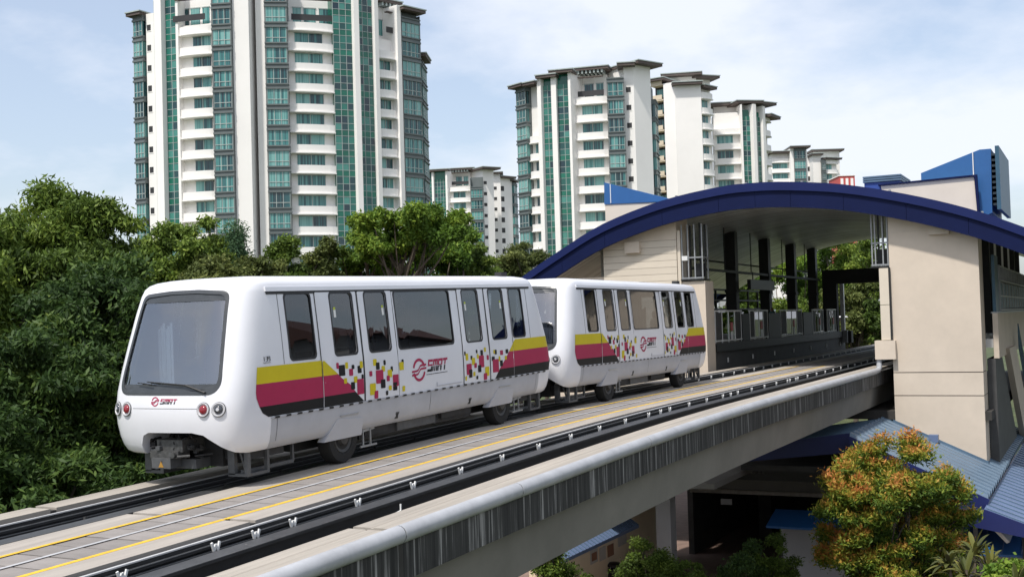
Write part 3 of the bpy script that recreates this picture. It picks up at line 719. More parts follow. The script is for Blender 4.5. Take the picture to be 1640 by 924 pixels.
# ================================================================== VIADUCT
VO = (0, 0, GZ)
via = empty('viaduct', (O2[0], O2[1], GZ), ROTZ, 'concrete twin-track viaduct with yellow-lined walkway running into the station', 'viaduct')
JOINT = -2.95
def samples(s0, s1, step=1.0):
    k = max(2, int((s1 - s0) / step) + 1); return [s0 + (s1 - s0)*i/(k-1) for i in range(k)]
def strip(name, m, prof, s0, s1, parent=via, smooth=0, step=1.0, zf=zt):
    """outline (t, dz) swept along the track"""
    mb = MB(); mb.loft([[(s, t, zf(s) + dz) for t, dz in prof] for s in samples(s0, s1, step)])
    return mb.build(name, m, parent, off=VO, smooth=smooth)
def rect(t0, t1, z0, z1): return [(t0, z0), (t1, z0), (t1, z1), (t0, z1)]
S0, S1, S2 = -15.0, 34.0, 78.0
for t0_, t1_ in ((-3.30, -2.80), (-5.55, -4.95), (.60, 1.06), (-1.60, -1.0), (-5.73, -5.50)): strip('expansion_joint', 'channel_dark', rect(t0_+.002, t1_-.002, -.38 if t0_ > -5.6 else -.64, -.035 if t0_ > -5.6 else -.12), JOINT-.065, JOINT+.065, step=.05)
for a, b in ((S0, JOINT - .06), (JOINT + .06, S1), (S1 + .01, S2)):
    strip('running_pad', 'concrete_strip', rect(.60, 1.06, -.40, 0), a, b)
    strip('running_pad', 'concrete_pad', rect(-1.60, -1.0, -.40, 0), a, b)
    strip('running_pad', 'concrete_pad', rect(-3.30, -2.80, -.40, 0), a, b)
    strip('running_pad', 'concrete_strip', [(-5.55, -.40), (-4.95, -.40), (-4.95, -.004), (-4.965, 0), (-5.22, 0), (-5.235, -.012), (-5.265, -.012), (-5.28, 0), (-5.55, 0)], a, b)
    strip('edge_beam', 'stained_fascia', [(-5.73, -.66), (-5.50, -.66), (-5.50, -.10), (-5.73, -.10)], a, b)
    strip('girder', 'concrete_girder', [(-5.50, -.66), (-5.36, -1.56), (-4.9, -1.60), (.40, -1.60), (.85, -1.5), (1.0, -.45), (.3, -.42), (-4.9, -.42), (-5.50, -.42)], a, b)
strip('groove', 'channel_dark', rect(-5.60, -5.552, -.30, -.02), S0, S1)
strip('channel_bed', 'channel_dark', rect(-1.0, .60, -.42, -.36), S0, S2)
strip('channel_bed', 'channel_dark', rect(-4.95, -3.30, -.42, -.36), S0, S2)
strip('walkway_bed', 'channel_dark', rect(-2.80, -1.60, -.40, -.05), S0, S2)
# walkway slabs, one object each
rn = random.Random(3); slab = []
k = 0; s = S0
SL = MB().box(-.254, .254, -.585, .585, -.06, 0).mesh('slab')
SL.materials.append(MATS['concrete_walk'])
while s < 38:
    o = bpy.data.objects.new('slab', SL); COL.objects.link(o); o.parent = via
    o.location = (s, -2.20, zt(s) - GZ - .010 + rn.uniform(-.004, .003)); o.rotation_euler = (rn.uniform(-.002, .002), -(zt(s+.3) - zt(s-.3))/.6, 0); s += .543
strip('walkway', 'concrete_walk', rect(-2.785, -1.615, -.06, -.012), s - .25, S2)
for a, b in ((S0, JOINT - .02), (JOINT + .02, S1 + 3)):
    strip('yellow_line', 'paint_yellow', rect(-1.665, -1.585, 0, .004), a, b, step=.5)
    strip('yellow_line', 'paint_yellow', rect(-2.845, -2.755, 0, .004), a, b, step=.5)
    strip('white_line', 'paint_white', rect(-2.225, -2.16, 0, .003), a, b, step=.5)
# conduit along the edge, in lengths
pj = [S0, -9.5, -6.2, JOINT, .45, 6.2, 13.0, 20.5, 27.5, 32.4]
for a, b in zip(pj, pj[1:]):
    prof = [(-5.705 + .12*math.cos(2*math.pi*j/16), -.055 + .12*math.sin(2*math.pi*j/16)) for j in range(16)]
    strip('edge_conduit', 'pipe_white', prof, a + .012, b - .012, smooth=50)
    strip('conduit_collar', 'rail_grey', [(-5.705 + .113*math.cos(2*math.pi*j/16), -.055 + .113*math.sin(2*math.pi*j/16)) for j in range(16)], b - .02, b + .02, step=.02)
mb = MB(); mb.tube([W(0,0,0)*0 + Vector((32.4, -5.705, zt(33) - .055)), Vector((32.9, -5.72, zt(33) - .04)), Vector((33.15, -5.74, zt(33) + .05)), Vector((33.22, -5.74, 7.15))], .11, 12)
mb.build('conduit_riser', 'pipe_white', via, off=VO, smooth=50)
# guide beams and power rails
for tb, tr in ((-.44, .14), (-4.0, -3.58)):
    strip('guide_beam', 'rail_black', [(tb-.15, -.10), (tb+.15, -.10), (tb+.15, -.13), (tb+.02, -.14), (tb+.02, -.36), (tb-.02, -.36), (tb-.02, -.14), (tb-.15, -.13)], S0, S2)
    strip('guide_beam', 'rail_grey', rect(tb-.15, tb+.15, -.098, -.088), S0, S2)
    for q, zq in enumerate((-.075, -.155, -.235)):
        strip('power_rail', 'rail_black', rect(tr-.05, tr+.05, zq-.025, zq+.025), S0, S2)
        strip('power_rail', 'rail_line', rect(tr-.062, tr-.052, zq+.010, zq+.022), S0, S2)
    strip('power_rail', 'rail_black', rect(tr+.01, tr+.05, -.33, .0), S0, S2)
    strip('rail_cap', 'rail_alu', rect(tr-.028, tr+.022, .0, .018), S0, S2)
BR = MB()
for k in (-1, 1):
    BR.bar((k*.075, -.0, .09), (k*.035, -.0, -.02), .024, .03); BR.bar((k*.035, 0, -.02), (0, 0, .06), .022, .03)
BR = BR.mesh('insulator'); BR.materials.append(MATS['insulator'])
BP = MB(); BP.box(-.09, .09, -.08, .06, -.20, -.16); BP.bar((0, 0, -.02), (0, 0, -.17), .04); BP.bar((.10, -.06, -.15), (.10, -.06, -.07), .05); BP.bar((-.10, -.06, -.15), (-.10, -.06, -.10), .05)
BP = BP.mesh('bracket'); BP.materials.append(MATS['coupler_steel'])
def bracket(s, t):
    for nm, me in (('insulator', BR), ('bracket', BP)):
        if t > -1 and s < 26 and nm == 'insulator': continue
        o = bpy.data.objects.new(nm, me); COL.objects.link(o); o.parent = via; o.location = (s, t, zt(s) - GZ - .10)
s = -13.72
while s < 62:
    bracket(s, -3.72); s += 1.59
for s in (-3.39, -7.1, 12.6, 18.9, 26.4, 27.3): bracket(s, -3.72)
s = -12.4
while s < 62:
    bracket(s, .02); s += 1.59
mb = MB(); mb.bar((-1.2, -4.62, zt(-1)-.12), (-1.55, -4.62, zt(-1)-.16), .02); mb.bar((-1.55, -4.62, zt(-1)-.16), (-1.55, -4.62, zt(-1)-.28), .02); mb.bar((-1.2, -4.62, zt(-1)-.12), (-1.2, -4.62, zt(-1)-.02), .02)
mb.build('cable_bracket', 'insulator', via, off=VO)
mb = MB(); mb.tube([(s, -1.06 + 0*s, zt(s) - .30) for s in samples(S0, S1, 1.5)], .035, 6); mb.tube([(s, .50, zt(s) - .25) for s in samples(S0, S1, 1.5)], .06, 6); mb.tube([(s, -3.36, zt(s) - .2) for s in samples(S0, S1, 1.5)], .04, 6)
mb.build('cable', 'rail_grey', via, off=VO)
for s in (-13.5,):
    mb = MB(); mb.box(s-.7, s+.7, -3.0, -1.4, GZ, zt(s)-1.6); mb.box(s-.8, s+.8, -4.6, .2, zt(s)-2.1, zt(s)-1.59) if s < 0 else None
    mb.build('pier', 'concrete_girder', via, off=VO)

# ================================================================== STATION
SO = (48, -1.75, GZ)
stn = empty('station', W(48, -1.75, GZ), ROTZ, 'elevated station with a deep blue arched roof and beige piers', 'station')
def sbuild(mb, name, m, par=stn, smooth=0): return mb.build(name, m, par, off=SO, smooth=smooth)
def sbox(name, m, *a, par=stn): return sbuild(MB().box(*a), name, m, par)
ARCH = [(11.3, 10.35), (9.93, 11.25), (8.07, 12.30), (5.92, 13.36), (3.17, 14.18), (.6, 14.58), (-1.0, 14.64), (-2.5, 14.56), (-4.66, 14.28), (-7.1, 13.70), (-9.4, 12.96), (-11.38, 12.10), (-13.2, 11.18), (-14.8, 10.3)]
def catmull(P, k=4):
    out = []
    for i in range(len(P) - 1):
        p0, p1, p2, p3 = P[max(i-1, 0)], P[i], P[i+1], P[min(i+2, len(P)-1)]
        for j in range(k):
            u = j/k
            out.append(tuple(.5*((2*p1[a]) + (-p0[a]+p2[a])*u + (2*p0[a]-5*p1[a]+4*p2[a]-p3[a])*u*u + (-p0[a]+3*p1[a]-3*p2[a]+p3[a])*u**3) for a in (0, 1)))
    return out + [P[-1]]
AR = catmull(ARCH)
SF, SB = 32.65, 66.0
def arcband(name, m, s0, s1, z0, z1, i0=0, i1=None, par=stn):
    pts = AR[i0:i1]; mb = MB()
    mb.loft([[(s0, t, z+z0), (s1, t, z+z0), (s1, t, z+z1), (s0, t, z+z1)] for t, z in pts])
    return sbuild(mb, name, m, par, smooth=20)
# fascia in panels
cuts = list(range(0, len(AR), 4)); cuts[-1] = len(AR) - 1 if cuts[-1] != len(AR)-1 else cuts[-1]
for a, b in zip(cuts, cuts[1:]):
    pts = AR[a:b+1]; mb = MB()
    t0, t1 = pts[0][0], pts[-1][0]
    q = [(t - (.006 if i == 0 else 0) + (.006 if i == len(pts)-1 else 0), z) for i, (t, z) in enumerate(pts)]
    mb.loft([[(SF, t, z-1.06), (SF+.14, t, z-1.06), (SF+.14, t, z-.36), (SF, t, z-.36)] for t, z in q]); sbuild(mb, 'fascia_panel', 'station_blue', smooth=20)
arcband('roof_lip', 'station_blue_lip', SF-.10, SF+.30, -.36, .0)
arcband('roof_lip', 'station_blue', SB-.1, SB+.10, -.52, .0)
arcband('roof_shell', 'roof_top_blue', SF+.30, SB-.1, -.12, -.03)
for i in range(1, 9):
    t, z = AR[int(len(AR)*i/9)]; sbox('roof_clip', 'grey_steel', SF-.02, SF+.12, t-.04, t+.04, z-.02, z+.06)
# soffit slats across the vault
pts = AR[4:-3]; mb = MB()
mb.loft([[(-.143, t, z-.585), (.143, t, z-.608), (.143, t, z-.59), (-.143, t, z-.567)] for t, z in pts])
sm = mb.mesh('soffit_slat', off=(0, SO[1], SO[2])); sm.shade_smooth(); sm.set_sharp_from_angle(angle=R(25)); sm.materials.append(MATS['soffit_metal'])
s = SF + .3; rn = random.Random(8)
while s < SB - .25:
    o = bpy.data.objects.new('soffit_slat', sm); COL.objects.link(o); o.parent = stn; o.location = (s - SO[0], 0, rn.uniform(-.004, .004)); s += .30
# piers
def pier(name, t0, t1, zs, s0=33.3, s1=34.9, m='station_beige'):
    for a, b in zip(zs, zs[1:]): sbox(name, m, s0, s1, t0, t1, a + .018, b - .018)
    sbox(name + '_core', 'channel_dark', s0 + .03, s1 - .03, t0 + .03, t1 - .03, zs[0], zs[-1])
pier('pier_block', -9.66, -6.27, [GZ, 2.6, 5.62, 6.55, 12.25])
# sloping heads of the piers follow the vault
def zarch(t):
    for (a, za), (b, zb) in zip(AR, AR[1:]):
        if b <= t <= a: return za + (zb-za)*(a-t)/(a-b)
    return 11
def head(t0, t1, z0):
    P = [(t0, z0), (t1, z0)] + [(t1 + (t0-t1)*k/6, zarch(t1 + (t0-t1)*k/6) - .62) for k in range(7)]
    sbuild(MB().prism(P, 'x', 33.3, 34.9), 'pier_head', 'station_beige')
head(-9.66, -6.27, 12.235)
sbox('pier_ledge', 'station_beige', 33.08, 33.3, -8.62, -7.86, 12.05, 12.42)
sbox('bracket_block', 'station_beige', 33.02, 33.6, -6.42, -5.62, 7.10, 7.86)
for z0, z1 in ((7.88, 9.30), (9.32, 10.80)):
    sbox('pier_panel', 'station_beige_panel', 33.12, 33.28, -6.24, -5.88, z0, z1)
sbox('panel_edge', 'dark_steel', 33.16, 33.5, -6.30, -6.245, 7.87, 10.82)
# left pier of small courses
z = 5.0; k = 0
while z < 12.4:
    sbox('block_course', 'station_beige_panel', 33.3, 34.9, 2.78, 6.28, z, z + .288); z += .30
head(2.78, 6.28, z)
sbox('pier_ledge', 'station_beige', 33.08, 33.3, 4.45, 5.15, 12.0, 12.5)
sbox('pier_return', 'station_beige_panel', 33.35, 34.8, 2.62, 2.76, 5.0, 12.9)
sbox('low_pier', 'station_beige', 33.4, 34.6, 1.55, 2.60, 5.0, 10.62)
sbox('low_pier', 'station_beige', 33.4, 34.0, 6.3, 9.2, 5.0, 11.0)
sbox('station_deck', 'channel_dark', 33.35, SB, -9.9, 9.2, 4.65, 4.99)
for s_ in (36, 48, 60):
    for t_ in (-5.5, 5.5): sbox('deck_column', 'channel_dark', s_, s_+.8, t_, t_+.8, GZ, 4.65)
# maintenance cages on the piers
for t0, t1, z0, z1 in ((1.6, 2.6, 10.72, 13.15), (-6.25, -5.55, 10.90, 13.1)):
    mb = MB()
    for t in (t0+.04, (t0+t1)/2 - .12, (t0+t1)/2 + .18, t1-.04): mb.bar((33.42, t, z0), (33.42, t, z1), .05)
    for zz in (z0+.05, z0+.95): mb.bar((33.42, t0, zz), (33.42, t1, zz), .06)
    for t in (t0+.04, t1-.04): mb.bar((34.2, t, z0), (34.2, t, z1), .05); mb.bar((33.42, t, z0+.95), (34.2, t, z0+.95), .05)
    sbuild(mb, 'cage_frame', 'grey_steel')
    sbox('cage_floor', 'dark_steel', 33.3, 34.3, t0-.02, t1+.02, z0-.06, z0)
    mb = MB()
    for t in (t0+.12, t0+.32, t1-.2): mb.bar((34.1, t, z0), (34.1, t, z1), .07)
    mb.box(33.9, 34.1, t0+.15, t0+.55, z0+.1, z0+.7); sbuild(mb, 'cage_pipes', 'dark_steel')
sbox('junction_box', 'gate_white', 33.33, 33.41, 2.3, 2.56, 11.55, 11.75)
# platforms
PZ = 7.80
sbox('platform_slab', 'platform_floor', 34.95, SB-1.2, 1.62, 7.2, PZ-.35, PZ)
sbox('platform_slab', 'platform_floor', 34.95, SB, -9.94, -6.0, PZ-.35, PZ)
sbox('platform_wall', 'platform_grey', 35.0, SB-1.2, 1.75, 2.05, 6.0, PZ-.35)
sbox('platform_wall', 'platform_grey', 35.0, SB, -6.4, -6.1, 6.0, PZ-.35)
sbox('platform_edge', 'dark_steel', 34.9, SB-1.15, 1.58, 1.70, PZ-.36, PZ+.03)
for s in np.arange(37, 64, 4.3): sbox('marker_plate', 'gate_white', s, s+.12, 1.70, 1.74, 6.9, 7.12)
def gate(s0, s1):
    g_ = MB()
    for k in range(5):
        s = s0 + (s1-s0)*k/4; g_.bar((s, 1.78, PZ), (s, 1.78, 9.28), .055)
    g_.bar((s0-.1, 1.78, 9.29), (s1+.1, 1.78, 9.29), .07); g_.bar((s0-.1, 1.78, PZ+.12), (s1+.1, 1.78, PZ+.12), .06)
    o = sbuild(g_, 'platform_gate', 'gate_white')
    for k in range(4):
        a = s0 + (s1-s0)*k/4 + .06; b = s0 + (s1-s0)*(k+1)/4 - .06
        if k in (1, 2): sbox('gate_glass', 'glass_clear', a, b, 1.775, 1.785, PZ+.18, 9.22, par=o)
        else: sbox('gate_leaf', 'platform_grey', a, b, 1.765, 1.795, PZ+.18, 9.22, par=o)
    sm_ = (s0+s1)/2 + .35
    sbox('gate_sticker', 'red_sticker', sm_, sm_+.3, 1.745, 1.765, 8.35, 8.75, par=o); sbox('gate_sticker', 'gate_white', sm_, sm_+.3, 1.745, 1.765, 7.95, 8.32, par=o)
for a, b in ((35.4, 39.6), (41.2, 44.6), (47.4, 52.4), (55.2, 58.2), (59.4, 62.0)): gate(a, b)
for a, b in ((39.7, 41.0), (44.7, 47.2), (52.6, 55.0)): sbox('gate_post', 'dark_steel', a, b, 1.72, 1.9, PZ, 9.15)
for s in (44.4, 51.2, 57.6, 63.6):
    sbox('column', 'dark_steel', s-.28, s+.28, 3.25, 3.80, PZ, zarch(3.5)-.6)
    sbox('column_collar', 'dark_steel', s-.34, s+.34, 3.2, 3.86, 10.3, 10.45)
mb = MB(); mb.bar((36, 3.2, 11.35), (64, 3.2, 11.35), .12); mb.bar((36, 3.9, 11.9), (64, 3.9, 11.9), .08); sbuild(mb, 'service_beam', 'dark_steel')
mb = MB()
for s in (38, 42, 47, 54, 60): mb.bar((s, 3.2, 11.4), (s, 3.2, zarch(3.2)-.6), .05)
sbuild(mb, 'hanger', 'dark_steel')
hs = sbox('hanging_sign', 'sign_dark', 45.2, 50.2, 2.75, 2.95, 10.45, 10.98)
mb = MB(); mb.bar((46, 2.85, 10.95), (46, 2.85, 11.4), .05); mb.bar((49.4, 2.85, 10.95), (49.4, 2.85, 11.4), .05); sbuild(mb, 'sign_hanger', 'dark_steel', hs)
# rear wall of the far platform: posts, rails, teal lower panes, a pale upper panel
for i, s in enumerate(np.arange(36, 65, 2.4)):
    sbox('mullion', 'dark_steel', s, s+.10, 7.0, 7.12, PZ, 10.7)
    sbox('lower_pane', 'glass_clear', s+.12, s+2.38, 7.04, 7.06, PZ+.1, 9.45)
for zz in (9.5, 10.05, 10.7): sbox('wall_rail', 'dark_steel', 35.5, 65, 6.98, 7.14, zz-.05, zz+.05)
sbox('upper_panel', 'wall_pale', 35, 47, 7.0, 7.12, 10.78, 12.2)
sbox('kiosk', 'platform_grey', 36.5, 40.5, 6.0, 6.9, PZ, 10.2)
# end portal
sbox('portal_beam', 'dark_steel', 65.0, 65.6, -6.3, 3.2, 11.05, 12.02)
sbox('portal_leg', 'dark_steel', 65.0, 65.6, 2.25, 3.2, 7.0, 11.05)
sbox('end_post', 'gate_white', 65.8, 66.1, 1.95, 2.2, 7.0, 11.3)
sbox('end_cabinet', 'grey_steel', 63.2, 63.5, 1.3, 1.6, 7.05, 7.9); sbox('end_cabinet', 'dark_steel', 63.6, 64.2, 1.1, 1.6, 7.05, 7.85)
# outer wall of the near platform
sbox('outer_wall', 'station_beige', 34.92, SB, -10.15, -9.95, 7.02, 8.84)
sbox('wall_cap', 'grey_steel', 34.92, SB, -10.2, -9.9, 8.84, 8.90)
sbox('corner_panel', 'tealblue', 34.93, 36.6, -10.10, -9.98, 8.90, 11.2)
for i, s in enumerate(np.arange(36.7, 60, 1.75)):
    sbox('louvre_bay', 'louvre_dark', s+.06, s+1.69, -10.05, -10.0, 8.95, 10.2)
    for k in range(4): sbox('louvre_blade', 'tealblue', s+.12+k*.40, s+.42+k*.40, -10.13, -10.06, 9.05, 10.1)
    sbox('louvre_post', 'grey_steel', s, s+.05, -10.16, -10.0, 8.90, 10.85)
for zz in (8.96, 9.55, 10.2, 10.8): sbox('louvre_rail', 'grey_steel', 36.7, 60, -10.17, -10.1, zz-.025, zz+.025)
for s in (36.5, 40, 44, 48, 52, 56): sbox('roof_post', 'dark_steel', s, s+.35, -9.8, -9.45, 8.0, zarch(-9.6)-.62)
for s in (38, 42, 46): sbox('roof_strut', 'gate_white', s, s+.08, -9.95, -9.87, 10.8, zarch(-9.9)-.62)
sbuild(MB().prism([(34.92, 7.0), (38.3, 7.0), (46.5, 2.2), (34.92, 2.2)], 'y', -10.0, -9.68), 'stair_flank', 'platform_grey')
sbuild(MB().prism([(38.4, 7.3), (42.5, 7.3), (52, 2.4), (47.5, 2.2)], 'y', -10.3, -10.05), 'stair_parapet', 'station_beige')
mb = MB()
for k in range(10): mb.bar((43.0+k*.5, -10.4, 7.1-.26*k), (43.0+k*.5, -10.4, 8.3-.26*k), .05)
for k in range(4): mb.bar((43, -10.4, 7.2+.35*k), (48, -10.4, 4.6+.35*k), .05)
sbuild(mb, 'stair_grille', 'tealblue')
# roof-top plant: blue and beige wedges, louvred boxes
sbuild(MB().prism([(8.05, 15.92), (4.72, 14.86), (4.72, 14.72), (8.08, 14.82)], 'x', 38.0, 44.0), 'roof_wedge', 'bright_blue')
sbuild(MB().prism([(8.06, 14.81), (4.9, 14.70), (4.2, 13.9), (8.06, 12.0)], 'x', 38.05, 43.9), 'wedge_base', 'station_beige_panel')
sbuild(MB().box(37.97, 38.0, 7.70, 7.74, 14.85, 15.8), 'downpipe', 'gate_white')
sbuild(MB().prism([(-5.3, 14.66), (-9.2, 14.74), (-9.28, 13.0), (-8.0, 13.4), (-5.4, 14.1)], 'x', 38.0, 44.0), 'wedge_base', 'station_beige_panel')
sbuild(MB().prism([(-5.2, 14.67), (-5.2, 14.73), (-9.33, 14.83), (-9.38, 13.0), (-9.29, 13.0), (-9.22, 14.75)], 'x', 37.9, 38.2), 'wedge_flashing', 'station_blue')
sbuild(MB().prism([(-6.95, 14.4), (-6.95, 15.16), (-9.42, 15.98), (-9.88, 15.98), (-9.83, 13.2), (-9.4, 13.0)], 'x', 38.6, 44.0), 'roof_wedge', 'bright_blue')
sbuild(MB().box(38.52, 38.58, -9.16, -9.12, 14.84, 15.9), 'downpipe', 'gate_white')
sbox('wedge_end', 'tealblue', 38.3, 44.2, -10.22, -10.06, 13.3, 16.05)
for k in range(10): sbox('vent_blade', 'louvre_dark', 38.55, 43.9, -10.05, -9.89, 13.5 + .24*k, 13.6 + .24*k)
sbox('vent_box', 'roof_top_blue', 38.2, 41, -6.1, -4.55, 13.9, 14.86)
for k in range(3): sbox('vent_blade', 'corrugated_blue', 38.12, 41.08, -6.16, -4.5, 14.88 + .10*k, 14.95 + .10*k)
# cross wall, sign and hall below, its shade painted in as near-black walls
sbox('cross_beam', 'concrete_girder', 33.1, 33.8, -6.2, 2.6, 1.45, 2.35)
sbox('cross_beam', 'concrete_pad', 32.9, 33.1, -6.0, 2.4, 1.44, 1.60)
lb = sbox('name_board', 'sign_dark', 32.95, 33.08, -3.3, .75, 2.05, 2.72)
mb = MB(); rn = random.Random(4)
for k in range(9): mb.box(32.93, 32.945, .45 - k*.17, .45 - k*.17 + .10, 2.33, 2.33 + rn.uniform(.08, .12))
sbuild(mb, 'board_marks', 'poster_grey', lb)
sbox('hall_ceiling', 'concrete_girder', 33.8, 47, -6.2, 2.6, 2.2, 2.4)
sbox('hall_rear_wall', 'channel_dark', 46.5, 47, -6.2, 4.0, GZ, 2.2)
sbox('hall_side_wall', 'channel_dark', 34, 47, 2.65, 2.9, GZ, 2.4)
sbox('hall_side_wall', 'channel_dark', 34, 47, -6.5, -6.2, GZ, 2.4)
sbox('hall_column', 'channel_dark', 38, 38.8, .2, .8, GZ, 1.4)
sbox('hall_notice', 'wall_pale', 33.6, 33.65, .75, 1.25, .85, 1.10)
sbox('support_column', 'wall_pale', 27.6, 28.25, 1.45, 2.05, GZ, 5.05)
sbox('ticket_wall', 'wall_cream', 20, 33, 3.62, 3.9, GZ, 3.2)
sbox('ticket_ceiling', 'concrete_girder', 24, 33, -1.5, 3.6, 2.95, 3.15)
for a, b, z0, z1, m in ((27.2, 28.9, .85, 1.12, 'poster_grey'), (24.6, 25.3, -.15, .55, 'poster_paper'), (24.7, 25.2, -.05, .25, 'poster_brown'), (25.5, 26.1, -.2, .3, 'poster_paper'), (26.3, 26.9, -.2, .25, 'poster_brown'), (27.4, 28.3, .0, .5, 'poster_paper'), (24.6, 25.5, .6, .8, 'poster_grey')):
    k = .004 if m != 'poster_brown' else .010
    sbox('notice', m, a, b, 3.60 - k, 3.615, z0, z1)
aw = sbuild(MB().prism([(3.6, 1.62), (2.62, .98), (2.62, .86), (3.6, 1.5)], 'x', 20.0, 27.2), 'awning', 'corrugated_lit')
mb = MB()
for k in range(24): mb.bar((20.2 + k*.3, 3.6, 1.632), (20.2 + k*.3, 2.62, .992), .03)
sbuild(mb, 'awning_seams', 'corrugated_blue', aw)

# ================================================================== CONCOURSE SHELTER (low blue roofs round the pier)
CO = (36, -9, GZ)
con = empty('concourse_shelter', W(36, -9, GZ), ROTZ, 'low street-level shelter with corrugated blue roofs around the beige pier', 'shelter')
def cbuild(mb, name, m, par=con, smooth=0): return mb.build(name, m, par, off=CO, smooth=smooth)
def cbox(name, m, *a, par=con): return cbuild(MB().box(*a), name, m, par)
def zr(t): return 2.88 + .45*(t + 9.65)
mb = MB(); rows = []; s = 26.5; k = 0
while s < 49:
    dz = (0, .13, .13, 0)[k % 4]; rows.append([(s, -10.25, zr(-10.25)+dz), (s, -5.75, zr(-5.75)+dz), (s, -5.75, zr(-5.75)+dz-.06), (s, -10.25, zr(-10.25)+dz-.06)]); s += (.06, .34, .06, .26)[k % 4]; k += 1
mb.loft(rows); cbuild(mb, 'corrugated_roof', 'corrugated_blue')
mb = MB(); rows = []; s = 27.5; k = 0
while s < 33:
    dz = (0, .05, .05, 0)[k % 4]; rows.append([(s, -5.7, 4.66+dz), (s, -1.5, 4.05+dz), (s, -1.5, 4.0+dz), (s, -5.7, 4.6+dz)]); s += (.03, .13, .03, .11)[k % 4]; k += 1
mb.loft(rows); cbuild(mb, 'corrugated_roof', 'corrugated_blue')
cbuild(MB().prism([(-10.3, zr(-10.3)+.02), (-5.75, zr(-5.75)+.02), (-5.75, zr(-5.75)-.72), (-10.05, zr(-10.05)-.78)], 'x', 26.40, 26.48), 'roof_fascia', 'fascia_blue')
cbuild(MB().prism([(-5.7, 4.68), (-1.5, 4.08), (-1.5, 3.5), (-5.7, 3.98)], 'x', 27.42, 27.5), 'roof_fascia', 'fascia_blue')
cbuild(MB().prism([(27.4, 3.4), (27.4, 3.2), (33, 3.2), (33, 3.4)], 'y', -5.6, -1.5), 'soffit_board', 'channel_dark')  # board coloured dark to stand for the shade under the roof
cbuild(MB().prism([(-9.72, zr(-9.72)+.07), (-6.2, zr(-6.2)+.07), (-6.2, zr(-6.2)+.22), (-9.72, zr(-9.72)+.22)], 'x', 33.20, 33.29), 'flashing', 'corrugated_blue')
cbox('floodlight', 'corrugated_lit', 32.7, 33.0, -7.95, -7.6, zr(-7.8)+.1, zr(-7.8)+.4)
# lower, plain roof on the street side
def zb_(t): return 2.42 + .36*(t + 10.25)
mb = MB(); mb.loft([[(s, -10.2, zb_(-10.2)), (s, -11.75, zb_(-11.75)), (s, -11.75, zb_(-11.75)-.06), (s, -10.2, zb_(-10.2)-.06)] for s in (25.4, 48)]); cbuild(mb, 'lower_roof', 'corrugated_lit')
mb = MB()
for k in range(30): mb.bar((25.6 + k*.75, -10.25, zb_(-10.25)+.02), (25.6 + k*.75, -11.74, zb_(-11.74)+.02), .03, .04)
cbuild(mb, 'roof_seams', 'corrugated_blue')
cbuild(MB().prism([(-8.2, 2.42), (-8.2, 2.15), (-11.78, zb_(-11.75)-.35), (-11.78, zb_(-11.75)+.02), (-10.25, 2.44)], 'x', 25.30, 25.39), 'roof_fascia', 'fascia_blue')
cbuild(MB().prism([(25.4, 1.7), (48, 1.7), (48, 1.88), (25.4, 1.88)], 'y', -11.83, -11.77), 'gutter', 'fascia_blue')
# wall and flat awnings
cbox('pale_wall', 'wall_pale', 28.9, 29.1, -13.5, -2.55, GZ + .35, 1.12)
cbox('wall_plinth', 'channel_dark', 28.86, 28.9, -13.5, -2.55, GZ, GZ + .36)
cbuild(MB().prism([(27.7, 1.02), (29.2, 1.42), (29.2, 1.50), (27.7, 1.10)], 'y', -7.2, -2.3), 'flat_awning', 'bright_blue')
cbuild(MB().prism([(26.4, .72), (29.2, 1.22), (29.2, 1.30), (26.4, .80)], 'y', -13.8, -9.2), 'flat_awning', 'bright_blue')
mb = MB()
for k in range(8): mb.bar((26.5, -13.6+k*.6, .83), (29.1, -13.6+k*.6, 1.31), .03, .03)
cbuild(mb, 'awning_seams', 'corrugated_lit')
cbuild(MB().prism([(-10.9, 1.30), (-10.2, 2.1), (-10.1, 2.0), (-10.8, 1.25)], 'x', 26.0, 27.6), 'louvre_stack', 'gate_white')
for s in (26.2, 34, 42):
    for t in (-11.4, -9.9): cbox('post', 'dark_steel', s, s+.14, t, t+.14, GZ, zb_(-11.7)-.05)
mb = MB()
for k in range(16): mb.bar((30 + k*.3, -12.4, .9), (30 + k*.3, -12.4, 1.9), .03)
for z in (.95, 1.25, 1.55, 1.88): mb.bar((30, -12.4, z), (34.7, -12.4, z), .04)
cbuild(mb, 'railing', 'dark_steel')
cbox('shelter_back', 'concrete_girder', 38.0, 38.3, -14, -9.7, GZ, 1.6)
# bin
p = at(984, 905, 45.5)
bn = empty('litter_bin', (p.x, p.y, GZ + .02), 0, 'dark round litter bin standing before the cream ticket wall', 'bin')
ring = lambda rr, z: [(rr*math.cos(2*math.pi*j/20), rr*math.sin(2*math.pi*j/20), z) for j in range(20)]
MB().loft([ring(.26, 0), ring(.28, .05), ring(.28, .85), ring(.25, .87)]).build('bin_body', 'bin_dark', bn, smooth=40)
MB().loft([ring(.29, .92), ring(.29, 1.0), ring(.2, 1.06), ring(.05, 1.07)]).build('bin_lid', 'bin_dark', bn, smooth=40)
mbb = MB()
for k in range(4): a = math.pi/4 + k*math.pi/2; mbb.bar((.25*math.cos(a), .25*math.sin(a), .86), (.25*math.cos(a), .25*math.sin(a), .94), .04)
mbb.build('lid_stay', 'grey_steel', bn)
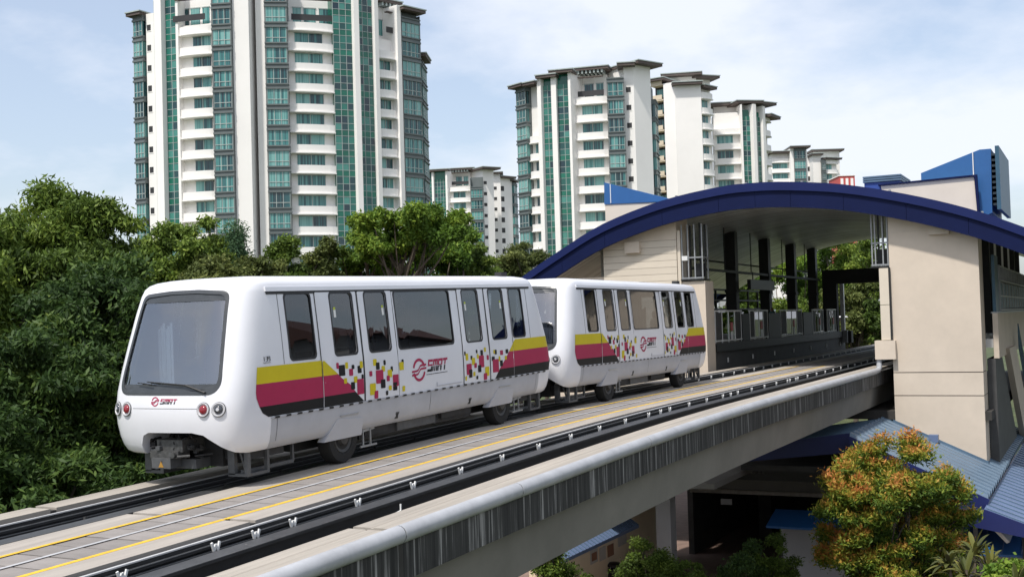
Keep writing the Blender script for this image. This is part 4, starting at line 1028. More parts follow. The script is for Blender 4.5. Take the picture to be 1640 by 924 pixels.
# ================================================================== TOWERS
class Tower:
    def __init__(self, label, segs, py, zref, fh, zlow, name='apartment_tower', group='apartment towers behind the trees', core=9.0):
        """segs: (px0, Y0, px1, Y1, kind, top_py[, options]) read left to right at picture row py"""
        mid = segs[len(segs)//2]; c = at(mid[0], py, mid[1])
        self.o = (c.x, c.y + 6, GZ)
        self.e = empty(name, self.o, 0, label, 'building', group)
        self.fh, self.zref, self.zlow = fh, zref, zlow
        self.cache = {}
        for sg in segs: self.seg(py, *sg)
    def bld(self, mb, name, m, par=None): return mb.build(name, m, par or self.e, off=self.o if (par or self.e) is self.e else (0, 0, 0))
    def place(self, key, make, name, m, u, n, org, par=None):
        """shared mesh in (u, out, z) coordinates placed at org"""
        if key not in self.cache:
            me = make().mesh(name); me.materials.append(MATS[m]); self.cache[key] = me
        o = bpy.data.objects.new(name, self.cache[key]); COL.objects.link(o); o.parent = par or self.e
        if par is None:
            o.location = (org[0]-self.o[0], org[1]-self.o[1], org[2]-self.o[2]); o.rotation_euler = (0, 0, math.atan2(u.y, u.x))
        return o
    def seg(self, py, px0, Y0, px1, Y1, kind, top_py, opt=None):
        opt = opt or {}
        a = at(px0, py, Y0); b = at(px1, py, Y1); zt_ = at((px0+px1)/2, top_py, (Y0+Y1)/2).z
        p0 = Vector((a.x, a.y)); p1 = Vector((b.x, b.y)); L = (p1-p0).length; u = (p1-p0)/L; n = Vector((u.y, -u.x))
        def pt(x, out, z): q = p0 + u*x + n*out; return (q.x, q.y, z)
        def bx(x0, x1, o0, o1, z0, z1):
            mb = MB(); P = [pt(x0,o0,z0), pt(x1,o0,z0), pt(x1,o1,z0), pt(x0,o1,z0), pt(x0,o0,z1), pt(x1,o0,z1), pt(x1,o1,z1), pt(x0,o1,z1)]
            return mb.add(P, [(0,3,2,1),(4,5,6,7),(0,1,5,4),(1,2,6,5),(2,3,7,6),(3,0,4,7)])
        dep = opt.get('depth', 7.0)
        fh = self.fh; ks = []
        k = -40
        while k < 60:
            z = self.zref + k*fh
            if z > self.zlow and z + fh*.45 < zt_ - opt.get('cap', .2): ks.append(z)
            k += 1
        kw = (kind, round(L, 2), id(opt))
        if kind in ('wall', 'cream', 'dark'):
            self.bld(bx(0, L, -dep, 0, GZ, zt_), 'wall', {'wall': 'tower_white', 'cream': 'tower_cream', 'dark': 'tower_dark'}[kind])
        elif kind == 'fin':
            self.bld(bx(0, L, -dep, opt.get('out', .55), GZ, zt_), 'fin', 'tower_white')
        elif kind == 'small':
            self.bld(bx(0, L, -dep, 0, GZ, zt_), 'wall', 'tower_white')
            w = opt.get('w', .8); c = L*opt.get('c', .5); h = opt.get('h', .9)
            for z in ks:
                f = self.place(kw + ('f',), lambda: MB().box(-w/2-.1, w/2+.1, -.05, .10, -h/2-.12, -h/2), 'window', 'tower_white', u, n, pt(c, 0, z))
                self.place(kw + ('g',), lambda: MB().box(-w/2, w/2, -.02, .02, -h/2, h/2), 'pane', 'tower_dark', u, n, None, f)
                f.rotation_euler = (0, 0, math.atan2(u.y, u.x))
        elif kind == 'curtain':
            self.bld(bx(0, L, -dep, -.25, GZ, zt_), 'backing_wall', 'spandrel_green')
            npan = max(2, int(round(L / .95)))
            for z in ks:
                def gl():
                    mb = MB()
                    for i in range(npan): mb.box(L*i/npan+.04, L*(i+1)/npan-.04, .02, .10, -fh*.48, fh*.20)
                    return mb
                def mu():
                    mb = MB()
                    for i in range(npan+1): mb.box(L*i/npan-.035, L*i/npan+.035, -.02, .06, -fh*.5, fh*.5)
                    for zz in (-fh*.49, -fh*.16, fh*.21): mb.box(0, L, -.015, .055, zz-.03, zz+.03)
                    return mb
                q = self.place(kw + ('g',), gl, 'glazing', 'tower_curtainwall', u, n, pt(0, 0, z))
                self.place(kw + ('s',), lambda: MB().box(.03, L-.03, .025, .10, fh*.23, fh*.5), 'spandrel', 'spandrel_green', u, n, pt(0, 0, z))
                self.place(kw + ('m',), mu, 'mullions', 'tower_frame', u, n, None, q)
        elif kind == 'ledge':
            self.bld(bx(0, L, -dep, -.7, GZ, zt_), 'wall', 'tower_white')
            w0, w1 = opt.get('win', (.2, .8)); h0, h1 = -.80, .78; pan = opt.get('pan', 2)
            for z in ks:
                def sp():
                    mb = MB(); N = 8
                    for zz0, zz1, ex in ((h1 + .30, fh + h0 - .02, 0), (h1 + .14, h1 + .30, .22)):
                        P0 = [];
                        for i in range(N+1):
                            x = L*i/N; out = -(.02 + .42*math.sin(math.pi*i/N)**.6 + ex); P0.append((x, out))
                        poly = P0 + [(L, .75), (0, .75)]
                        mb.prism(poly, 'z', zz0, zz1)
                    return mb
                self.place(kw + ('b',), sp, 'parapet', 'tower_white', u, n, pt(0, 0, z))
                f = self.place(kw + ('f',), lambda: MB().box(L*w0-.06, L*w1+.06, .55, .69, h0-.06, h0).box(L*w0-.06, L*w1+.06, .55, .69, h1, h1+.06).box(L*(w0+w1)/2-.05, L*(w0+w1)/2+.05, .55, .69, h0, h1), 'window', 'tower_frame', u, n, pt(0, 0, z))
                for i in range(pan):
                    g0 = L*(w0 + (w1-w0)*i/pan) + .05; g1 = L*(w0 + (w1-w0)*(i+1)/pan) - .05
                    self.place(kw + ('p', i), lambda: MB().box(g0, g1, .62, .68, h0, h1), 'pane', 'tower_teal', u, n, None, f)
        elif kind == 'bay':
            out = opt.get('out', .7)
            self.bld(bx(0, L, -dep, -.1, GZ, zt_), 'wall', 'tower_grey')
            for z in ks:
                self.place(kw + ('s',), lambda: MB().box(-.05, L+.05, -out-.12, .3, fh*.36, fh*.46).box(0, L, -out+.02, .3, fh*.46, fh*.57).box(-.05, L+.05, -out-.12, .3, fh*.57, fh*.64), 'bay_spandrel', 'tower_grey', u, n, pt(0, 0, z))
                def gl(): return MB().box(.14, L-.14, -out+.06, .1, -fh*.36, fh*.36)
                def mu():
                    mb = MB(); N = max(3, int(L/.85))
                    for i in range(N+1):
                        x = .14 + (L-.28)*i/N; mb.box(x-.04, x+.04, -out, -out+.05, -fh*.36, fh*.36)
                    mb.box(.1, L-.1, -out, -out+.05, -fh*.15, -fh*.12)
                    return mb
                q = self.place(kw + ('g',), gl, 'bay_window', 'tower_teal', u, n, pt(0, 0, z))
                self.place(kw + ('m',), mu, 'mullions', 'tower_frame' if opt.get('lightframe', True) else 'tower_grey', u, n, None, q)
            if opt.get('post', True):
                for x in (-.02, L-.14): self.bld(bx(x, x+.16, -.1, out+.02, GZ, zt_-.3), 'bay_post', 'tower_grey')
        elif kind == 'balcony':
            self.bld(bx(0, L, -dep, -1.6, GZ, zt_), 'wall', 'tower_dark')
            for z in ks:
                self.place(kw + ('b',), lambda: MB().box(0, L, -.2, 1.7, fh*.5-.25, fh*.5).box(0, L*.9, -.25, -.1, fh*.5, fh*.5+.9), 'balcony', 'tower_cream', u, n, pt(0, 0, z))
                self.place(kw + ('g',), lambda: MB().box(L*.15, L*.7, 1.4, 1.58, -.7, .8), 'window', 'tower_teal', u, n, pt(0, 0, z))
        if opt.get('terrace'):
            zz = at((px0+px1)/2, opt['terrace'], (Y0+Y1)/2).z
            for f0, f1 in ((.12, .30), (.36, .62), (.70, .9)):
                w = self.bld(bx(L*f0, L*f1, -.05, .06, zz-1.3, zz+1.1), 'terrace_door', 'tower_teal')
                self.bld(bx(L*f0-.1, L*f1+.1, -.05, .10, zz+1.1, zz+1.25), 'door_head', 'tower_frame')
            self.bld(bx(L*.1, L*.95, 1.6, 2.3, zz+1.9, zz+2.05), 'terrace_canopy', 'tower_roof')
            self.bld(bx(L*.05, L*.98, 2.2, 2.26, zz-1.3, zz-.4), 'terrace_rail', 'tower_dark')
        if opt.get('roof'):
            ov = opt['roof']
            self.bld(bx(-ov*opt.get('rl', .6), L + ov*opt.get('rr', .6), -dep, ov, zt_ + opt.get('gap', .0), zt_ + .45 + opt.get('gap', .0)), 'roof_slab', 'tower_roof')
            self.bld(bx(-ov*opt.get('rl', .6)-.1, L + ov*opt.get('rr', .6)+.1, -dep, ov+.15, zt_ + .45 + opt.get('gap', .0), zt_ + .62 + opt.get('gap', .0)), 'roof_edge', 'tower_frame')
            if opt.get('posts'):
                for i in range(opt['posts']): self.bld(bx(L*(i+.5)/opt['posts']-.15, L*(i+.5)/opt['posts']+.15, -.3, ov-.2, zt_-.02, zt_ + opt.get('gap', .0)), 'pergola_fin', 'tower_frame')

def zwin(px, py, Y): return at(px, py, Y).z
# --- left tower: two wings meeting at a plain white flank
LW, LB = {'win': (.34, .86)}, {}
Tower('tall white tower, left wing, with teal bay windows beside a plain white flank', [
    (221, 172.5, 237, 171.5, 'bay', 28, {'roof': 1.4, 'rl': .45, 'rr': .1, 'post': False}),
    (237, 171.2, 250, 170.6, 'small', 22, {'w': .7, 'c': .35}),
    (250, 170.6, 257, 170.2, 'curtain', -60), (257, 170.2, 268, 169.6, 'fin', -60, {'out': .9}),
    (268, 169.6, 286, 168.9, 'curtain', -60), (286, 168.6, 290, 168.5, 'fin', -60, {'out': .3}),
    (290, 168.5, 345, 167.2, 'ledge', 38, {'win': (.33, .86)}),
    (290, 170.5, 345, 169.2, 'wall', -60, {'terrace': 26}),
    (345, 166.7, 376, 166.4, 'bay', -60), (376, 166.2, 402, 166.2, 'wall', -60, {'depth': 12}), (402, 166.6, 405, 168, 'cream', -60, {'depth': .3}), (405, 168, 411, 171.5, 'cream', -60, {'depth': .3}),
    ], 200, zwin(320, 100, 168), 3.03, 16)
Tower('tall white tower, right wing, with wide green curtain-wall strips beside the plain flank', [
    (413, 168.2, 428, 168.2, 'wall', -60, {'depth': 12}), (428, 168.4, 464, 168.8, 'bay', -60),
    (464, 169.2, 537, 171.6, 'ledge', 38, {'win': (.16, .78)}), (464, 172, 537, 174, 'wall', -60, {'terrace': 26}),
    (537, 171.4, 568, 172.6, 'curtain', -60), (568, 172.4, 576, 172.8, 'fin', -60, {'out': .8}), (576, 173, 601, 174.6, 'curtain', -60),
    (601, 174.4, 607, 174.9, 'fin', -60, {'out': .5}), (607, 175.4, 637, 178.0, 'ledge', 62, {'win': (.12, .82)}), (607, 178.5, 637, 181, 'wall', 14, {'roof': 1.5, 'rl': .2, 'rr': .3, 'depth': 4, 'gap': .5, 'posts': 5, 'terrace': 46}), (636, 177.6, 642, 178.2, 'fin', 10, {'out': .6}),
    (642, 178.6, 672, 181.4, 'bay', 22, {'roof': 1.7, 'rl': .2, 'rr': .25}), (672, 183, 679, 188, 'bay', 96, {'roof': 1.3, 'rl': 0, 'rr': .6, 'post': False}),
    ], 200, zwin(497, 94, 170.5), 3.02, 16)
# --- second tower
Tower('twelve-storey white tower with stepped brown eaves behind the train\'s second car', [
    (832, 200.5, 848, 198.4, 'bay', 142, {'roof': 1.8, 'rl': .4, 'rr': .1, 'post': False}),
    (848, 198.2, 865, 196.6, 'ledge', 138, {'win': (.3, .85), 'cap': 7.5, 'roof': 1.4, 'rl': .2, 'rr': .1}), (848, 200.5, 865, 199, 'wall', 140),
    (865, 196.6, 871, 196.2, 'fin', 122, {'out': .7}), (871, 196.3, 886, 195.7, 'curtain', 127, {'roof': 1.4, 'rl': .6, 'rr': .8}), (886, 195.7, 894, 195.4, 'fin', 117, {'out': .7}), (894, 195.5, 914, 194.9, 'curtain', 119, {'roof': 1.4, 'rl': .8, 'rr': .6}), (914, 194.9, 918, 194.7, 'fin', 113, {'out': .7}),
    (918, 196.0, 974, 194.6, 'ledge', 158, {'win': (.25, .84)}), (918, 199.5, 974, 197.8, 'wall', 122, {'roof': 2.6, 'rl': .3, 'rr': .3, 'gap': .5, 'posts': 9, 'terrace': 146}),
    (974, 193.9, 1001, 193.6, 'bay', 128), (1001, 194.2, 1017, 194.0, 'small', 108, {'w': .8, 'c': .45, 'roof': 1.6, 'rl': .6, 'rr': .2}), (1017, 194.0, 1044, 196.5, 'wall', 106, {'depth': 10, 'roof': 1.5, 'rl': .2, 'rr': 1.0}), (1044, 197.5, 1048, 202, 'bay', 140, {'post': False}),
    ], 200, zwin(952, 205, 195.4), 3.02, 20)
# --- third
Tower('white tower with blank flank and green glazed stair strips right of the stepped-eaves tower', [
    (1046, 228, 1065, 226.5, 'balcony', 131, {'roof': 1.0}), (1065, 226, 1083, 224.6, 'wall', 133), (1083, 224, 1125, 223.6, 'wall', 137, {'depth': 12, 'roof': 1.2, 'rl': .4, 'rr': .2}),
    (1072, 232, 1118, 231, 'wall', 124, {'roof': 2.0, 'depth': 5}), (1118, 232, 1140, 233, 'wall', 128, {'roof': 2.0, 'depth': 5}),
    (1125, 223.8, 1143, 226.6, 'ledge', 143, {'win': (.3, .8), 'cap': 1.5, 'roof': 1.0, 'rl': .1, 'rr': .3}),
    (1144, 232, 1186, 231.4, 'ledge', 180, {'win': (.1, .72), 'cap': 2.5}), (1144, 236, 1186, 235, 'wall', 171, {'roof': 2.2}),
    (1186, 231, 1189, 231, 'fin', 168), (1189, 231.2, 1203, 231.6, 'curtain', 176), (1186, 233, 1205, 233.5, 'wall', 169, {'roof': 2.6}), (1203, 231.4, 1208, 231.8, 'fin', 168, {'out': .8}), (1208, 232, 1219, 233, 'curtain', 180), (1206, 234, 1222, 235.5, 'wall', 171, {'roof': 2.6}), (1219, 232.8, 1223, 233.5, 'fin', 171), (1223, 234, 1234, 237.5, 'ledge', 190, {'win': (.2, .75), 'roof': 1.8, 'rl': .1, 'rr': .8}),
    ], 220, zwin(1160, 200, 231.7), 3.0, 24)
# --- farther ones
Tower('small far white block with a grey-framed glass bay above the arched roof', [
    (1236, 343, 1265, 343, 'ledge', 246, {'win': (.05, .9), 'roof': 1.5}), (1265, 342, 1271, 342, 'fin', 238), (1271, 342, 1290, 342, 'bay', 238, {'roof': 2.0}), (1290, 343, 1293, 346, 'wall', 240),
    ], 260, zwin(1250, 266, 343), 3.0, 40)
Tower('smallest far white block with brown flat eaves at the right end of the row', [
    (1292, 356, 1302, 356, 'small', 248, {'w': 1.4, 'h': 1.4}), (1302, 352, 1315, 352, 'wall', 249, {'roof': 1.0}), (1315, 351.6, 1322, 351.6, 'bay', 256), (1322, 352, 1342, 354, 'ledge', 256, {'win': (.05, .6), 'roof': 1.2}), (1304, 358, 1345, 358, 'wall', 243, {'roof': 1.8}),
    ], 265, zwin(1328, 268, 353), 3.0, 40)
Tower('low distant white block with red-brown eaves between the two big towers', [
    (674, 319, 677, 319, 'fin', 275), (677, 319, 694, 318.4, 'curtain', 277, {'roof': 1.2}), (694, 318.2, 697, 318, 'fin', 274), (697, 318.2, 716, 317.6, 'curtain', 275, {'roof': 1.4}), (716, 317.4, 719, 317.2, 'fin', 273),
    (719, 318, 755, 317, 'ledge', 300, {'win': (.2, .75)}), (719, 322, 755, 321, 'wall', 277, {'roof': 2.6, 'gap': .5, 'posts': 8, 'terrace': 290}), (755, 316.4, 775, 316, 'bay', 284), (775, 316.2, 792, 318, 'small', 272, {'w': 1.0, 'c': .2, 'roof': 2.0}),
    (792, 330, 803, 330, 'small', 279, {'w': .9, 'c': .2, 'roof': 1.2}), (803, 331, 821, 334, 'small', 286, {'w': 1.3, 'h': 1.4, 'c': .15, 'roof': 1.2}), (821, 334, 826, 338, 'bay', 292, {'roof': 1.0, 'post': False}),
    ], 340, zwin(735, 330, 318), 3.0, 22)
# red block far right
p = at(1358, 290, 300)
rb = empty('far_red_block', (p.x, p.y + 5, GZ), 0, 'pinkish red block corner peeping over the arched roof', 'building')
zt_ = at(1358, 282, 300).z
MB().box(-2.2, 1.8, -5, 5, 0, zt_ - GZ).build('wall', 'brick_red', rb)
for k in range(3): MB().box(-1.9 + k*1.3, -1.2 + k*1.3, -5.06, -4.98, zt_ - GZ - 2.6, zt_ - GZ - .6).build('window', 'tower_white', rb)
MB().box(-2.4, 2.0, -5.2, 5.2, zt_ - GZ, zt_ - GZ + .25).build('roof', 'tower_white', rb)
# ================================================================== TREES
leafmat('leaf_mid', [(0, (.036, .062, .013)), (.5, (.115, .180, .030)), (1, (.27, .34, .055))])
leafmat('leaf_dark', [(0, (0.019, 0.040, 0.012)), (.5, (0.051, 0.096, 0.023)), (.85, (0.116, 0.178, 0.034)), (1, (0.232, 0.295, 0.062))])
leafmat('leaf_bright', [(0, (0.041, 0.081, 0.014)), (.5, (0.115, 0.203, 0.027)), (1, (0.284, 0.365, 0.047))])
leafmat('leaf_olive', [(0, (0.046, 0.065, 0.019)), (.5, (0.132, 0.163, 0.046)), (1, (0.264, 0.279, 0.078))])
leafmat('leaf_blue', [(0, (0.026, 0.061, 0.032)), (.5, (0.072, 0.136, 0.064)), (1, (0.144, 0.224, 0.096))])
leafmat('leaf_orange', [(0, (.04, .08, .014)), (.35, (.12, .19, .025)), (.58, (.29, .30, .04)), (.80, (.48, .27, .055)), (1, (.60, .23, .075))])
leafmat('leaf_cordyline', [(0, (.05, .03, .03)), (.4, (.07, .085, .025)), (1, (.22, .21, .05))], .2)

def leaf_mesh(name, P, A, Bv, tint):
    """one diamond leaf per row: centre P, half-length vector A, half-width vector Bv"""
    n = len(P); V = np.empty((n, 4, 3), np.float32)
    V[:, 0] = P - A; V[:, 1] = P + Bv - A*.1; V[:, 2] = P + A; V[:, 3] = P - Bv - A*.1
    me = bpy.data.meshes.new(name); me.vertices.add(4*n); me.vertices.foreach_set('co', V.reshape(-1))
    me.loops.add(4*n); me.loops.foreach_set('vertex_index', np.arange(4*n, dtype=np.int32))
    me.polygons.add(n); me.polygons.foreach_set('loop_start', np.arange(0, 4*n, 4, dtype=np.int32))
    me.update()
    a = me.attributes.new('tint', 'FLOAT', 'POINT'); a.data.foreach_set('value', np.repeat(tint, 4).astype(np.float32))
    return me
def norm(v): return v / np.maximum(np.linalg.norm(v, axis=1, keepdims=True), 1e-6)
def foliage(rng, clumps, per, L, Wd, droop=.3, tmix=(.45, .25), shell=.5, toptint=0.0):
    """clumps: rows (x, y, z, r, squash, tint)"""
    C = np.array(clumps, float); n = len(C); r2 = C[:, 3]**2; cnt = np.maximum(8, (per * r2 / r2.mean())).astype(int)
    idx = np.repeat(np.arange(n), cnt); N = len(idx); c = C[idx]
    d = norm(rng.normal(size=(N, 3))); rad = (shell + (1-shell)*rng.random(N)) * c[:, 3] * (1 + .22*rng.normal(size=N))
    P = c[:, :3] + d * rad[:, None] * np.stack([np.ones(N), np.ones(N), c[:, 4]], 1)
    a = norm(d * .7 + rng.normal(size=(N, 3))*.75 + np.array([0, 0, -droop]))
    nr = norm(d*.4 + rng.normal(size=(N, 3))*.6 + np.array([0, 0, .6])); b = norm(np.cross(a, nr))
    sc_ = (.65 + .7*rng.random(N))[:, None]
    t = np.clip(c[:, 5] + tmix[1]*rng.normal(size=N)*.6 + tmix[0] - .45 + toptint*d[:, 2], 0, 1)
    return P, a*sc_*L/2, b*sc_*Wd/2, t
def limb(mb, a, b, r0, r1, rng, sag=.12, n=6):
    a = np.array(a, float); b = np.array(b, float); k = 5; pts = []
    off = rng.normal(size=3) * np.linalg.norm(b-a) * sag * .5
    for i in range(k):
        u = i/(k-1); pts.append(a + (b-a)*u + off*math.sin(math.pi*u))
    mb.tube([tuple(p) for p in pts], [r0 + (r1-r0)*i/(k-1) for i in range(k)], n, cap=False)
def tree(label, base, crown, nclump, per, L, Wd, leaf, seed, trunk_r=.18, group=None, crown_fn=None, clump_r=(.5, 1.0), bark='bark', cat='tree', name='broadleaf_tree',
         droop=.3, tint=.45, stems=1, fork=.45, toptint=0.0, squash=.75, lobe_n=5, lobe_s=.17, gap=.36, boxy=1.0):
    """crown: (cx, cy, cz, rx, ry, rz) relative to base; clumps fill it unevenly"""
    rng = np.random.default_rng(seed); root = empty(name, base, 0, label, cat, group)
    cx, cy, cz, rx, ry, rz = crown; cl = []; lobes = []; tries = 0
    nl = max(4, int(nclump / lobe_n))
    while len(lobes) < nl and tries < 4000:                # boughs spread over the crown ...
        tries += 1; p = rng.uniform(-1, 1, 3); q = np.linalg.norm(p)
        if q > .86 or q < .30 or (p[2] < -.55 and rng.random() < .5): continue
        if any(np.linalg.norm(p - l_) < gap for l_ in lobes) and tries < 3000: continue
        lobes.append(np.sign(p) * np.abs(p)**boxy)
    for l_ in lobes:                                       # ... each carrying a tuft of leaf clumps
        lt = tint + .10*rng.normal()
        for _ in range(lobe_n):
            p = l_ + rng.normal(size=3) * lobe_s * np.array([1, 1, .6]); q = np.linalg.norm(p)
            if q > 1.05: p = p / q * rng.uniform(.9, 1.02)
            cl.append((cx + p[0]*rx, cy + p[1]*ry, cz + p[2]*rz, rng.uniform(*clump_r), squash*rng.uniform(.7, 1.1), lt + .08*rng.normal() + .12*p[2]*toptint))
    P, A, Bv, t = foliage(rng, cl, per, L, Wd, droop, shell=.45, toptint=toptint)
    me = leaf_mesh('crown', P, A, Bv, t); put('crown', me, leaf, root)
    mb = MB(); zf = max(.3, (cz - rz) + rz*fork)
    for k in range(stems):
        ang = 2*math.pi*k/max(1, stems); o = np.array([math.cos(ang), math.sin(ang), 0]) * (.25 if stems > 1 else 0)
        top = np.array([cx*.6, cy*.6, zf]) + o*2.2
        limb(mb, o, top, trunk_r*1.25, trunk_r*.75, rng, .05, 8)
        order = [c for i, c in enumerate(cl) if i % stems == k]
        for c in order[::max(1, len(order)//(22 if stems == 1 else 8))]:
            limb(mb, top - np.array([0, 0, rng.uniform(0, .25)*zf]), c[:3], trunk_r*.5, .02, rng, .15, 5)
    mb.build('trunk', bark, root, smooth=60, recalc=False)
    return root
def ptree(label, px, top_py, Y, wpx, hpx, nclump, per, L, Wd, leaf, seed, **kw):
    """tree whose crown spans wpx by hpx photo pixels at distance Y, its top at top_py"""
    c = at(px, top_py + hpx/2, Y); k = Y / F; rx = wpx/2*k; rz = hpx/2*k
    cr = kw.pop('clump_r', (.13*min(rx, rz)+.12, .24*min(rx, rz)+.2))
    ry = kw.pop('ry', rx)
    return tree(label, (c.x, c.y, GZ), (0, 0, c.z - GZ, rx*1.10, ry*1.10, rz*1.16), nclump, per, L, Wd, leaf, seed, clump_r=cr, **kw)
G1 = 'trees left of the viaduct'; G2 = 'trees between the train and the towers'; G3 = 'trees beyond the far end of the station'
# left mass, close behind the viaduct
ptree('tall leafy tree with ragged open top left of the lead car', 118, 312, 40, 250, 330, 110, 620, .23, .075, 'leaf_mid', 11, group=G1, trunk_r=.22, bark='bark_dark', droop=.6)
ptree('broad dark green tree at the far left edge beside the viaduct', -30, 355, 36, 270, 360, 110, 620, .23, .075, 'leaf_mid', 12, group=G1, trunk_r=.22, bark='bark_dark', droop=.6)
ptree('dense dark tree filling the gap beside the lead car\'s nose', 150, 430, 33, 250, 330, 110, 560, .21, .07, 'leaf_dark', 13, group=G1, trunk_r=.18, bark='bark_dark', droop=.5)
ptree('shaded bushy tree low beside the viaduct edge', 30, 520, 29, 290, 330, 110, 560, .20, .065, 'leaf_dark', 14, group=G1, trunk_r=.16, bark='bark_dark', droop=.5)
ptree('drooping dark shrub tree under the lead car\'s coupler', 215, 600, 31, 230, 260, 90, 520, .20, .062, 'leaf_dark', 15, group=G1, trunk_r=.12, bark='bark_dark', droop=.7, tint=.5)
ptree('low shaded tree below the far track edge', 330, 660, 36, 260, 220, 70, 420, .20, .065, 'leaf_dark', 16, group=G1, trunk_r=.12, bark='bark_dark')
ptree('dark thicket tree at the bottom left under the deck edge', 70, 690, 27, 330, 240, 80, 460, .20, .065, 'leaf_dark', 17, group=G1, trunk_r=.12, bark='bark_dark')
ptree('round tree whose crown covers the foot of the left tower wing', 292, 352, 52, 150, 190, 75, 560, .22, .085, 'leaf_mid', 21, group=G2, trunk_r=.2, tint=.5)
ptree('tree with thin top between the leafy left mass and the tower', 205, 345, 50, 130, 240, 60, 520, .22, .085, 'leaf_mid', 22, group=G2, trunk_r=.2)
ptree('narrow bluish green conical tree before the plain tower flank', 366, 366, 66, 66, 130, 60, 420, .20, .07, 'leaf_blue', 23, group=G2, trunk_r=.16, clump_r=(.4, .9))
# hedge-like row above the train roof
for i, (px, tp, Y, w, h, lf, lab) in enumerate([
    (345, 414, 50, 110, 120, 'leaf_olive', 'low olive green tree just above the lead car\'s roof front'),
    (412, 412, 52, 95, 120, 'leaf_olive', 'low round tree before the join of the two tower wings'),
    (462, 398, 56, 95, 140, 'leaf_mid', 'small tree below the right wing\'s lowest bay window'),
    (508, 368, 60, 95, 170, 'leaf_olive', 'airy olive tree before the right wing\'s balconies'),
    (556, 365, 62, 95, 180, 'leaf_mid', 'dense green tree below the green curtain-wall strip'),
    (720, 400, 62, 120, 130, 'leaf_bright', 'low bright green tree at the foot of the distant white block'),
    (768, 392, 66, 85, 130, 'leaf_mid', 'small green tree under the distant block\'s glass bay')]):
    ptree(lab, px, tp, Y, w, h, 55, 420, .21, .09, lf, 31+i, group=G2, trunk_r=.15)
ptree('bright green tree with visible forked pale trunk before the tower\'s right wing', 640, 322, 58, 195, 96, 85, 520, .21, .10, 'leaf_bright', 41, group=G2, trunk_r=.15, fork=.05, clump_r=(.35, .65), tint=.5)
ptree('bright green tree spreading below the right wing\'s edge', 590, 345, 62, 110, 130, 60, 480, .21, .10, 'leaf_bright', 42, group=G2, trunk_r=.18, tint=.48)
ptree('slender bright tree reaching over the distant white block', 706, 330, 64, 100, 130, 50, 420, .21, .095, 'leaf_bright', 43, group=G2, trunk_r=.16, tint=.42)
ptree('tree with sparse yellowish sprays before the distant block\'s windows', 757, 340, 70, 70, 150, 25, 260, .22, .09, 'leaf_olive', 44, group=G2, trunk_r=.13, tint=.6)
ptree('soft grey-green feathery tree beside the arched roof\'s left end', 822, 388, 74, 115, 150, 80, 620, .22, .065, 'leaf_olive', 45, group=G2, trunk_r=.16, tint=.42)
ptree('feathery low tree behind the second car\'s front end', 868, 420, 72, 80, 110, 40, 420, .22, .07, 'leaf_olive', 46, group=G2, trunk_r=.13)
# beyond the station
for i, (px, tp, Y, w, h, lf, lab) in enumerate([
    (1392, 392, 118, 130, 210, 'leaf_mid', 'big green tree filling the station\'s end portal'),
    (1362, 402, 132, 100, 220, 'leaf_mid', 'taller green tree behind the others at the portal\'s middle'),
    (1330, 398, 128, 120, 220, 'leaf_bright', 'bright green tree seen under the vault left of the portal'),
    (1275, 415, 122, 110, 200, 'leaf_bright', 'sunlit yellow-green tree behind the far platform'),
    (1215, 440, 120, 110, 170, 'leaf_mid', 'green tree behind the platform\'s hanging sign'),
    (1150, 445, 116, 110, 170, 'leaf_mid', 'green tree behind the platform\'s kiosk'),
    (1365, 470, 105, 80, 140, 'leaf_olive', 'yellowish low tree beside the street lamps in the portal'),
    (1412, 470, 104, 70, 140, 'leaf_mid', 'low green tree beside the thin lamp pole in the portal')]):
    ptree(lab, px, tp - 26, Y, w*1.15, h + 26, 70, 420, .36, .15, lf, 51+i, group=G3, trunk_r=.2, tint=.5)
# tree belts that carry on outside the frame on both sides
rb_ = random.Random(21)
src_l = ptree('green tree in the long belt left of the viaduct', -150, 380, 42, 240, 300, 70, 420, .26, .09, 'leaf_mid', 91, group='tree belt left of the viaduct', trunk_r=.2, bark='bark_dark')
for x_, y_ in ((-24, 34), (-31, 45), (-26, 58), (-38, 60), (-34, 80), (-48, 76), (-44, 100), (-60, 95), (-18, 22), (-28, 24), (-52, 50)):
    o = copy_tree(src_l); o.location = (x_, y_, GZ); o.rotation_euler = (0, 0, rb_.uniform(0, 6)); k_ = rb_.uniform(.85, 1.15); o.scale = (k_, k_, k_)
src_r = ptree('green tree in the far belt right of the station', 1720, 440, 125, 110, 190, 60, 380, .40, .17, 'leaf_mid', 92, group='tree belt right of the station', trunk_r=.2)
for x_, y_ in ((72, 112), (80, 128), (92, 118), (100, 135), (112, 120), (64, 135), (124, 132), (136, 118), (50, 140), (150, 130), (165, 120), (38, 150)):
    o = copy_tree(src_r); o.location = (x_, y_, GZ); o.rotation_euler = (0, 0, rb_.uniform(0, 6)); k_ = rb_.uniform(.85, 1.2); o.scale = (k_, k_, k_)
